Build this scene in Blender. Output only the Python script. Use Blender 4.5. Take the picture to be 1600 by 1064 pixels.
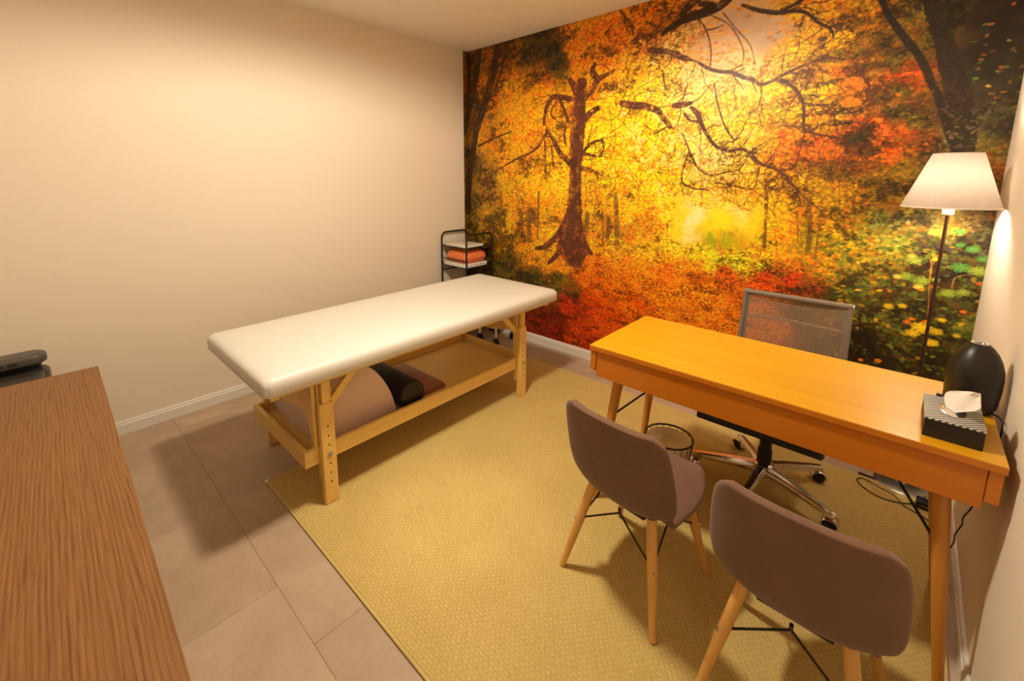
import bpy, bmesh, math, random
import numpy as np
from mathutils import Vector, Matrix

SC = bpy.context.scene
COL = SC.collection
for o in list(bpy.data.objects):
    bpy.data.objects.remove(o)
R = math.radians
PI = math.pi

# ------------------------------------------------------------------ camera
cam = bpy.data.cameras.new('camera')
cam.sensor_fit = 'HORIZONTAL'
cam.sensor_width = 36.0
cam.lens = 690.24 * 36.0 / 1600.0
cam.shift_x = (800 - 766.47) / 1600.0
cam.shift_y = -(532 - 394.93) / 1600.0
cam.clip_start = 0.02
cam.clip_end = 50
cam_o = bpy.data.objects.new('camera', cam)
COL.objects.link(cam_o)
CAM = Vector((3.1631, -2.9981, 1.4710))
yaw, pitch, roll = -0.7628, 0.1727, -0.0017
fwd = Vector((math.sin(yaw) * math.cos(pitch), math.cos(yaw) * math.cos(pitch), -math.sin(pitch)))
rgt = Vector((math.cos(yaw), -math.sin(yaw), 0))
up = rgt.cross(fwd)
r2 = rgt * math.cos(roll) + up * math.sin(roll)
u2 = -rgt * math.sin(roll) + up * math.cos(roll)
cam_o.matrix_world = Matrix(((r2.x, u2.x, -fwd.x, CAM.x), (r2.y, u2.y, -fwd.y, CAM.y), (r2.z, u2.z, -fwd.z, CAM.z), (0, 0, 0, 1)))
SC.camera = cam_o

# ------------------------------------------------------------------ world, light, exposure
w = bpy.data.worlds.new('world')
SC.world = w
w.use_nodes = True
w.node_tree.nodes['Background'].inputs[0].default_value = (1.0, 0.85, 0.65, 1)
w.node_tree.nodes['Background'].inputs[1].default_value = 0.05
SC.view_settings.view_transform = 'Standard'
SC.view_settings.look = 'None'
SC.view_settings.exposure = 0.0
SC.view_settings.gamma = 1.0
SC.view_settings.use_curve_mapping = False

LAMP_X, LAMP_Y, H = 1.88, -1.87, 2.6
CEIL_POWER, CEIL_COL = 246.0, (1.0, 0.865, 0.66)
BULB_STRENGTH, BULB_COL = 360.0, (1.0, 0.86, 0.70)
al = bpy.data.lights.new('ceiling_light_source', 'SPOT')
al.energy = CEIL_POWER
al.color = CEIL_COL
al.spot_size = R(178)
al.spot_blend = 0.3
al.shadow_soft_size = 0.11
al_o = bpy.data.objects.new('ceiling_light_source', al)
al_o.location = (LAMP_X, LAMP_Y, H - 0.05)
COL.objects.link(al_o)

# ------------------------------------------------------------------ helpers
W = 3.4345          # room width
YF = -3.72          # wall behind the camera
RNG = random.Random(7)


def lin(c):
    return tuple(((v / 255.0) / 12.92 if v / 255.0 <= 0.04045 else ((v / 255.0 + 0.055) / 1.055) ** 2.4) for v in c)


def tag(o, label=None, cat=None, group=None, kind=None):
    if label: o['label'] = label
    if cat: o['category'] = cat
    if group: o['group'] = group
    if kind: o['kind'] = kind
    return o


def thing(name, label, cat, loc=(0, 0, 0), group=None):
    o = bpy.data.objects.new(name, None)
    o.empty_display_size = 0.1
    o.location = loc
    COL.objects.link(o)
    o['org'] = [float(v) for v in loc]
    tag(o, label, cat, group)
    return o


class MB:
    def __init__(s):
        s.v = []; s.f = []

    def add(s, vs, fs):
        b = len(s.v)
        s.v += [tuple(float(c) for c in p) for p in vs]
        s.f += [tuple(b + i for i in f) for f in fs]
        return s

    def box(s, x0, x1, y0, y1, z0, z1):
        vs = [(x0, y0, z0), (x1, y0, z0), (x1, y1, z0), (x0, y1, z0), (x0, y0, z1), (x1, y0, z1), (x1, y1, z1), (x0, y1, z1)]
        return s.add(vs, [(3, 2, 1, 0), (4, 5, 6, 7), (0, 1, 5, 4), (1, 2, 6, 5), (2, 3, 7, 6), (3, 0, 4, 7)])

    def loft(s, rings, cap0=True, cap1=True, closed=True):
        n = len(rings[0]); vs = [p for r in rings for p in r]; fs = []
        for k in range(len(rings) - 1):
            for i in range(n if closed else n - 1):
                j = (i + 1) % n
                fs.append((k * n + i, k * n + j, (k + 1) * n + j, (k + 1) * n + i))
        if cap0: fs.append(tuple(reversed(range(n))))
        if cap1: fs.append(tuple((len(rings) - 1) * n + i for i in range(n)))
        return s.add(vs, fs)

    def tube(s, pts, rad, n=10, cap=True):
        pts = [Vector(p) for p in pts]
        if not isinstance(rad, (list, tuple)): rad = [rad] * len(pts)
        rings = []; t0 = None; a = None
        for i, p in enumerate(pts):
            t = (pts[min(i + 1, len(pts) - 1)] - pts[max(i - 1, 0)]).normalized()
            if a is None:
                a = t.orthogonal().normalized()
            else:
                a = (a - t * a.dot(t)).normalized()
            b = t.cross(a)
            rings.append([p + (a * math.cos(2 * PI * k / n) + b * math.sin(2 * PI * k / n)) * rad[i] for k in range(n)])
        return s.loft(rings, cap, cap)

    def lathe(s, prof, c=(0, 0, 0), n=32, cap0=True, cap1=True):
        rings = [[(c[0] + r * math.cos(2 * PI * k / n), c[1] + r * math.sin(2 * PI * k / n), c[2] + z) for k in range(n)] for r, z in prof]
        return s.loft(rings, cap0, cap1)

    def prism(s, prof, ax, a, b):
        """prof: 2D points; extruded along axis ax ('x','y','z') from a to b."""
        def P(p, t):
            return {'x': (t, p[0], p[1]), 'y': (p[0], t, p[1]), 'z': (p[0], p[1], t)}[ax]
        return s.loft([[P(p, a) for p in prof], [P(p, b) for p in prof]])

    def build(s, name, mat, parent=None, smooth=None, bevel=None, seg=2):
        me = bpy.data.meshes.new(name)
        org = parent.get('org') if parent is not None else None
        vs = s.v if org is None else [(x - org[0], y - org[1], z - org[2]) for x, y, z in s.v]
        me.from_pydata(vs, [], s.f)
        bm = bmesh.new(); bm.from_mesh(me)
        bmesh.ops.recalc_face_normals(bm, faces=bm.faces)
        bm.to_mesh(me); bm.free()
        if smooth is not None or bevel:
            me.polygons.foreach_set('use_smooth', [True] * len(me.polygons))
            me.set_sharp_from_angle(angle=R(smooth if smooth is not None else 35))
        me.materials.append(mat)
        o = bpy.data.objects.new(name, me)
        COL.objects.link(o)
        if parent is not None:
            o.parent = parent
            if org is not None: o['org'] = list(org)
        if bevel:
            m = o.modifiers.new('bevel', 'BEVEL'); m.width = bevel; m.segments = seg
            m.limit_method = 'ANGLE'; m.angle_limit = R(35); m.harden_normals = False
        return o


def rrect(x0, x1, y0, y1, z, r, n=5):
    """rounded rectangle ring in a horizontal plane, 4*(n+1) points"""
    out = []
    r = max(r, 1e-4)
    for cx, cy, a0 in ((x1 - r, y1 - r, 0), (x0 + r, y1 - r, 90), (x0 + r, y0 + r, 180), (x1 - r, y0 + r, 270)):
        for k in range(n + 1):
            a = R(a0 + 90 * k / n)
            out.append((cx + r * math.cos(a), cy + r * math.sin(a), z))
    return out


def arc(pts, rad, n=6):
    """polyline with rounded inner corners"""
    pts = [Vector(p) for p in pts]; out = [pts[0]]
    for i in range(1, len(pts) - 1):
        a, b, c = pts[i - 1], pts[i], pts[i + 1]
        d1 = (a - b).normalized(); d2 = (c - b).normalized()
        L = min(rad, (a - b).length * .49, (c - b).length * .49)
        p, q = b + d1 * L, b + d2 * L
        for k in range(n + 1):
            t = k / n
            out.append((p * (1 - t) + b * t) * (1 - t) + (b * (1 - t) + q * t) * t)
    out.append(pts[-1])
    return out


def catmull(pts, n=6):
    pts = [Vector(p) for p in pts]; out = []
    for i in range(len(pts) - 1):
        p0, p1, p2, p3 = pts[max(i - 1, 0)], pts[i], pts[i + 1], pts[min(i + 2, len(pts) - 1)]
        for k in range(n):
            t = k / n
            out.append(0.5 * ((2 * p1) + (p2 - p0) * t + (2 * p0 - 5 * p1 + 4 * p2 - p3) * t * t + (3 * p1 - p0 - 3 * p2 + p3) * t ** 3))
    out.append(pts[-1])
    return out


# ------------------------------------------------------------------ materials
class NT:
    def __init__(s, name):
        s.m = bpy.data.materials.new(name); s.m.use_nodes = True
        s.t = s.m.node_tree; s.b = s.t.nodes['Principled BSDF']; s.out = s.t.nodes['Material Output']

    def n(s, typ, **kw):
        o = s.t.nodes.new(typ)
        for k, v in kw.items():
            if k in o.inputs: s.set(o.inputs[k], v)
            else: setattr(o, k, v)
        return o

    def set(s, sock, v):
        if hasattr(v, 'is_output'): s.t.links.new(v, sock)
        else: sock.default_value = v

    def link(s, a, b): s.t.links.new(a, b)

    def coord(s, scale=(1, 1, 1), kind='Object', rot=(0, 0, 0)):
        tc = s.n('ShaderNodeTexCoord'); mp = s.n('ShaderNodeMapping')
        s.link(tc.outputs[kind], mp.inputs['Vector'])
        mp.inputs['Scale'].default_value = scale
        mp.inputs['Rotation'].default_value = rot
        return mp.outputs[0]

    def noise(s, vec, scale=5, detail=3, rough=.55, dist=0.0):
        o = s.n('ShaderNodeTexNoise')
        s.link(vec, o.inputs['Vector'])
        o.inputs['Scale'].default_value = scale; o.inputs['Detail'].default_value = detail
        o.inputs['Roughness'].default_value = rough; o.inputs['Distortion'].default_value = dist
        return o.outputs['Fac']

    def ramp(s, fac, stops):
        o = s.n('ShaderNodeValToRGB'); s.link(fac, o.inputs[0])
        el = o.color_ramp.elements
        while len(el) < len(stops): el.new(0.5)
        for e, (p, c) in zip(el, stops):
            e.position = p; e.color = (c[0], c[1], c[2], 1)
        return o.outputs[0]

    def math(s, op, a, b=0.0):
        o = s.n('ShaderNodeMath', operation=op)
        s.set(o.inputs[0], a); s.set(o.inputs[1], b)
        return o.outputs[0]

    def mix(s, fac, a, b, mode='MIX'):
        o = s.n('ShaderNodeMix', data_type='RGBA', blend_type=mode)
        s.set(o.inputs[0], fac)
        for sock, v in ((o.inputs[6], a), (o.inputs[7], b)):
            if hasattr(v, 'is_output'): s.link(v, sock)
            else: sock.default_value = (v[0], v[1], v[2], 1)
        return o.outputs[2]

    def bump(s, h, strength=.3, dist=.002):
        o = s.n('ShaderNodeBump'); s.link(h, o.inputs['Height'])
        o.inputs['Strength'].default_value = strength; o.inputs['Distance'].default_value = dist
        s.link(o.outputs[0], s.b.inputs['Normal'])

    def base(s, c, rough=.5, spec=.5, metal=0.0, coat=0.0, sheen=0.0):
        if hasattr(c, 'is_output'): s.link(c, s.b.inputs['Base Color'])
        else: s.b.inputs['Base Color'].default_value = (c[0], c[1], c[2], 1)
        s.b.inputs['Roughness'].default_value = rough
        s.b.inputs['Specular IOR Level'].default_value = spec
        s.b.inputs['Metallic'].default_value = metal
        s.b.inputs['Coat Weight'].default_value = coat
        s.b.inputs['Coat Roughness'].default_value = .12
        s.b.inputs['Sheen Weight'].default_value = sheen
        return s.m


def plain(name, c, rough=.5, metal=0, spec=.5, var=.06, coat=0, scale=8):
    t = NT(name); l = lin(c)
    f = t.noise(t.coord(), scale, 3)
    col = t.ramp(f, [(.3, tuple(v * (1 - var) for v in l)), (.7, tuple(min(1, v * (1 + var)) for v in l))])
    return t.base(col, rough, spec, metal, coat)


def wood(name, dark, light, axis='x', rough=.4, coat=0, scale=1.0, contrast=(.3, .7), bump=.05, fine=14):
    t = NT(name)
    sc = {'x': (.7, fine, fine), 'y': (fine, .7, fine), 'z': (fine, fine, .7)}[axis]
    v = t.coord(tuple(k * scale for k in sc))
    f = t.noise(v, 2.2, 5, .6, .5)
    g = t.noise(v, 9, 2, .5, 0)
    h = t.math('ADD', t.math('MULTIPLY', f, .75), t.math('MULTIPLY', g, .25))
    col = t.ramp(h, [(contrast[0], lin(dark)), (contrast[1], lin(light))])
    t.bump(h, bump, .001)
    return t.base(col, rough, .5, 0, coat)


def fabric(name, c, scale=700, rough=.9, var=.12, sheen=.3, bump=.25):
    t = NT(name); l = lin(c)
    v = t.coord()
    f = t.noise(v, scale, 2, .6); g = t.noise(v, 9, 3, .5)
    h = t.math('ADD', t.math('MULTIPLY', f, .5), t.math('MULTIPLY', g, .5))
    col = t.ramp(h, [(.35, tuple(x * (1 - var) for x in l)), (.65, tuple(min(1, x * (1 + var)) for x in l))])
    t.bump(f, bump, .0008)
    return t.base(col, rough, .25, 0, 0, sheen)


M = {}
def wall_mat(name, c):
    t = NT(name); l = lin(c)
    f = t.noise(t.coord((60, 60, 3)), 6, 3, .6); g = t.noise(t.coord((3, 3, 60)), 6, 3, .6)
    h = t.math('ADD', f, g)
    big = t.noise(t.coord(), .8, 2)
    hh = t.math('ADD', t.math('MULTIPLY', h, .35), t.math('MULTIPLY', big, .3))
    col = t.ramp(hh, [(.3, tuple(x * .96 for x in l)), (.7, tuple(min(1, x * 1.03) for x in l))])
    t.bump(h, .12, .0006)
    return t.base(col, .75, .3)

M['wall'] = wall_mat('wall_covering', (233, 221, 204))
M['ceiling'] = wall_mat('ceiling_paint', (244, 238, 228))
M['white'] = plain('white_paint', (226, 222, 214), .4, var=.02)
M['pine'] = wood('pine_vertical', (224, 182, 96), (244, 206, 124), 'z', .42, .2)
M['pine_x'] = wood('pine_across', (222, 180, 94), (242, 204, 122), 'x', .42, .2)
M['pine_y'] = wood('pine_lengthwise', (224, 182, 96), (244, 207, 126), 'y', .42, .2)
M['plywood'] = wood('plywood_shelf', (226, 182, 104), (240, 202, 128), 'y', .5, 0, .6)
M['desk'] = wood('honey_veneer_top', (208, 146, 0), (230, 170, 1), 'x', .5, .65, .6, (.25, .75))
M['desk'].node_tree.nodes['Principled BSDF'].inputs['Coat Roughness'].default_value = .27
M['desk_front'] = wood('honey_veneer_front', (188, 104, 10), (204, 122, 18), 'x', .4, .25, .6, (.25, .75))
M['desk_leg'] = wood('honey_leg', (186, 118, 40), (208, 142, 54), 'z', .42, .2, 1)
M['beech'] = wood('beech_leg', (205, 150, 78), (228, 178, 104), 'z', .45, .1, 1)
def oak():
    t = NT('oak_laminate')
    v = t.coord((.55, 5.5, 5.5))
    wv = t.n('ShaderNodeTexWave', wave_type='BANDS', bands_direction='Y', wave_profile='SIN'); t.link(v, wv.inputs['Vector'])
    wv.inputs['Scale'].default_value = 6.5; wv.inputs['Distortion'].default_value = 11.0; wv.inputs['Detail'].default_value = 3
    wv.inputs['Detail Scale'].default_value = .55; wv.inputs['Detail Roughness'].default_value = .6
    fine = t.noise(t.coord((3, 150, 150)), 2.5, 4, .65)
    h_ = t.math('ADD', t.math('MULTIPLY', wv.outputs['Fac'], .17), t.math('MULTIPLY', fine, .88))
    c = t.ramp(h_, [(.30, lin((98, 62, 28))), (.50, lin((128, 87, 46))), (.80, lin((150, 107, 62)))])
    t.bump(h_, .12, .001)
    return t.base(c, .5, .4)
M['oak'] = oak()
M['taupe'] = fabric('taupe_velvet', (112, 82, 66), 500, .92, .14, .2)
M['vinyl'] = NT('cream_vinyl').base(lin((220, 217, 212)), .42, .45)
M['black'] = plain('black_metal', (20, 17, 16), .4, 0, .5, .1)
M['black_plastic'] = plain('black_plastic', (16, 14, 13), .45)
M['chrome'] = plain('polished_chrome', (225, 220, 215), .12, 1.0)
M['steel'] = plain('brushed_steel', (190, 185, 180), .3, 1.0)
M['bronze'] = plain('brown_bronze', (70, 42, 30), .4, .5)
M['blush'] = None
M['towel'] = fabric('brown_towel', (150, 82, 54), 250, .95, .3, .4, .9)
M['bolster'] = plain('black_leatherette', (24, 21, 19), .55, var=.1)
M['ceramic'] = plain('dark_brown_gloss', (20, 15, 12), .38, 0, .5, .1, 0)
M['tissue'] = plain('white_tissue', (240, 232, 225), .9, var=.02)
M['grey_plastic'] = plain('grey_plastic', (84, 78, 72), .45)
M['grey_dark'] = plain('dark_grey_plastic', (52, 48, 42), .4)
M['paper'] = plain('white_linen', (232, 226, 216), .85, var=.03)
M['cable'] = plain('black_cable', (14, 12, 11), .5)
M['hole'] = plain('drilled_hole', (50, 26, 10), .8)
M['silver_grey'] = plain('grey_tube_cover', (124, 110, 96), .55)
M['white_plastic'] = plain('white_enamel', (230, 224, 214), .35, var=.02)

t = NT('waffle_fabric'); v = t.coord((1, 1, 1))
ck = t.n('ShaderNodeTexChecker'); t.link(v, ck.inputs['Vector']); ck.inputs['Scale'].default_value = 130
c = t.mix(ck.outputs['Fac'], lin((232, 204, 188)), lin((216, 186, 168)))
t.bump(ck.outputs['Fac'], .4, .002)
M['blush'] = t.base(c, .9, .2, 0, 0, .3)

# floor tile: mottled stone-look vinyl, a little different from tile to tile
t = NT('stone_vinyl_tile')
oi = t.n('ShaderNodeObjectInfo')
v = t.coord((1, 1, 1), 'Object')
big = t.noise(v, 3.5, 5, .62, .4); fine = t.noise(v, 60, 3, .7)
h = t.math('ADD', t.math('MULTIPLY', big, .8), t.math('MULTIPLY', fine, .2))
c = t.ramp(h, [(.3, lin((166, 145, 122))), (.5, lin((180, 157, 134))), (.7, lin((193, 170, 147)))])
hv = t.n('ShaderNodeHueSaturation'); t.link(c, hv.inputs['Color'])
t.link(t.math('ADD', t.math('MULTIPLY', oi.outputs['Random'], .12), .94), hv.inputs['Value'])
t.bump(fine, .06, .001)
M['tile'] = t.base(hv.outputs[0], .55, .4)
M['grout'] = plain('tile_joint', (142, 122, 104), .9)

# sisal rug: basket weave in colour and relief
def sisal():
    t = NT('woven_sisal')
    v = t.coord(); wob = t.n('ShaderNodeTexNoise'); t.link(v, wob.inputs['Vector']); wob.inputs['Scale'].default_value = 45; wob.inputs['Detail'].default_value = 2
    vm = t.n('ShaderNodeVectorMath', operation='MULTIPLY_ADD'); t.link(wob.outputs['Color'], vm.inputs[0])
    vm.inputs[1].default_value = (.007, .005, 0); t.link(v, vm.inputs[2])
    sx = t.n('ShaderNodeSeparateXYZ'); t.link(vm.outputs[0], sx.inputs[0])
    px, py = .020, .0125
    row = t.math('FLOOR', t.math('DIVIDE', sx.outputs[1], py))
    off = t.math('MULTIPLY', t.math('FLOORED_MODULO', row, 2), .5)
    uc = t.math('ADD', t.math('DIVIDE', sx.outputs[0], px), off)
    uu = t.math('FRACT', uc); vv = t.math('FRACT', t.math('DIVIDE', sx.outputs[1], py))
    cid = t.n('ShaderNodeCombineXYZ'); t.link(t.math('FLOOR', uc), cid.inputs[0]); t.link(row, cid.inputs[1])
    wn = t.n('ShaderNodeTexWhiteNoise', noise_dimensions='2D'); t.link(cid.outputs[0], wn.inputs['Vector'])
    du = t.math('ABSOLUTE', t.math('SUBTRACT', uu, .5)); dv = t.math('ABSOLUTE', t.math('SUBTRACT', vv, .45))
    bar = t.math('MULTIPLY', t.math('SMOOTH_MIN', t.math('MULTIPLY', t.math('SUBTRACT', .40, du), 6), 1.0), t.math('SMOOTH_MIN', t.math('MULTIPLY', t.math('SUBTRACT', .30, dv), 6), 1.0))
    bar = t.math('MAXIMUM', bar, 0.0)
    bar = t.math('MULTIPLY', bar, t.math('ADD', t.math('MULTIPLY', wn.outputs['Value'], .8), .25))
    fib = t.noise(v, 300, 2, .6); pat = t.noise(v, 4, 3, .6); sp = t.noise(v, 90, 3, .65)
    hh = t.math('ADD', t.math('MULTIPLY', bar, .38), t.math('ADD', t.math('MULTIPLY', fib, .30), t.math('MULTIPLY', sp, .50)))
    c = t.ramp(hh, [(.22, lin((166, 142, 80))), (.50, lin((198, 172, 106))), (.90, lin((224, 202, 138)))])
    c = t.mix(.3, c, t.ramp(pat, [(.3, lin((184, 160, 96))), (.7, lin((212, 188, 122)))]))
    t.bump(t.math('ADD', bar, t.math('MULTIPLY', sp, .6)), .5, .003)
    return t.base(c, .92, .15)
M['sisal'] = sisal()
M['binding'] = fabric('rug_binding', (200, 176, 108), 500, .9, .1)

# mesh fabric of the office chair (see-through weave)
t = NT('mesh_fabric')
t.base(lin((150, 128, 106)), .8, .2)
tr = t.n('ShaderNodeBsdfTransparent'); mx = t.n('ShaderNodeMixShader')
v = t.coord((1, 1, 1)); f = t.noise(v, 260, 2, .5)
fac = t.math('ADD', t.math('MULTIPLY', f, .4), .40)
t.link(fac, mx.inputs[0]); t.link(tr.outputs[0], mx.inputs[1]); t.link(t.b.outputs[0], mx.inputs[2])
t.link(mx.outputs[0], t.out.inputs[0])
M['mesh'] = t.m

# clear film around the orange package
M['orange'] = plain('orange_packet', (248, 112, 0), .4, 0, .4, .25, .1, 40)
t = NT('clear_film'); t.base((1, 1, 1), .08, .5)
t.b.inputs['Transmission Weight'].default_value = 0.0
tr = t.n('ShaderNodeBsdfTransparent'); mx = t.n('ShaderNodeMixShader')
mx.inputs[0].default_value = .07
t.link(tr.outputs[0], mx.inputs[1]); t.link(t.b.outputs[0], mx.inputs[2]); t.link(mx.outputs[0], t.out.inputs[0])
M['film'] = t.m

# lamp shade: thin cloth that lets light through
t = NT('shade_cloth')
f = t.noise(t.coord((1, 1, 1)), 420, 2, .6)
c = t.ramp(f, [(.3, lin((200, 182, 164))), (.7, lin((214, 196, 178)))])
df = t.n('ShaderNodeBsdfDiffuse'); t.link(c, df.inputs[0])
tl = t.n('ShaderNodeBsdfTranslucent'); tl.inputs[0].default_value = (.075, .062, .050, 1)
mx = t.n('ShaderNodeMixShader'); mx.inputs[0].default_value = .35
t.link(df.outputs[0], mx.inputs[1]); t.link(tl.outputs[0], mx.inputs[2]); t.link(mx.outputs[0], t.out.inputs[0])
M['shade'] = t.m
t = NT('lit_bulb'); em = t.n('ShaderNodeEmission'); em.inputs[0].default_value = (*BULB_COL, 1); em.inputs[1].default_value = BULB_STRENGTH
t.link(em.outputs[0], t.out.inputs[0]); M['bulb'] = t.m
t = NT('lit_diffuser'); em = t.n('ShaderNodeEmission'); em.inputs[0].default_value = (*CEIL_COL, 1); em.inputs[1].default_value = 20
t.link(em.outputs[0], t.out.inputs[0]); M['led'] = t.m

t = NT('perforated_lid')
v = t.coord((1, 1, 1), 'Object', (0, 0, R(45)))
wv = t.n('ShaderNodeTexWave'); t.link(v, wv.inputs['Vector']); wv.inputs['Scale'].default_value = 34
wv.wave_type = 'BANDS'; wv.bands_direction = 'X'
c = t.ramp(wv.outputs['Fac'], [(.25, lin((64, 60, 58))), (.6, lin((196, 192, 188)))])
t.bump(wv.outputs['Fac'], .6, .002)
M['rib'] = t.base(c, .35, .5, 0)

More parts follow.
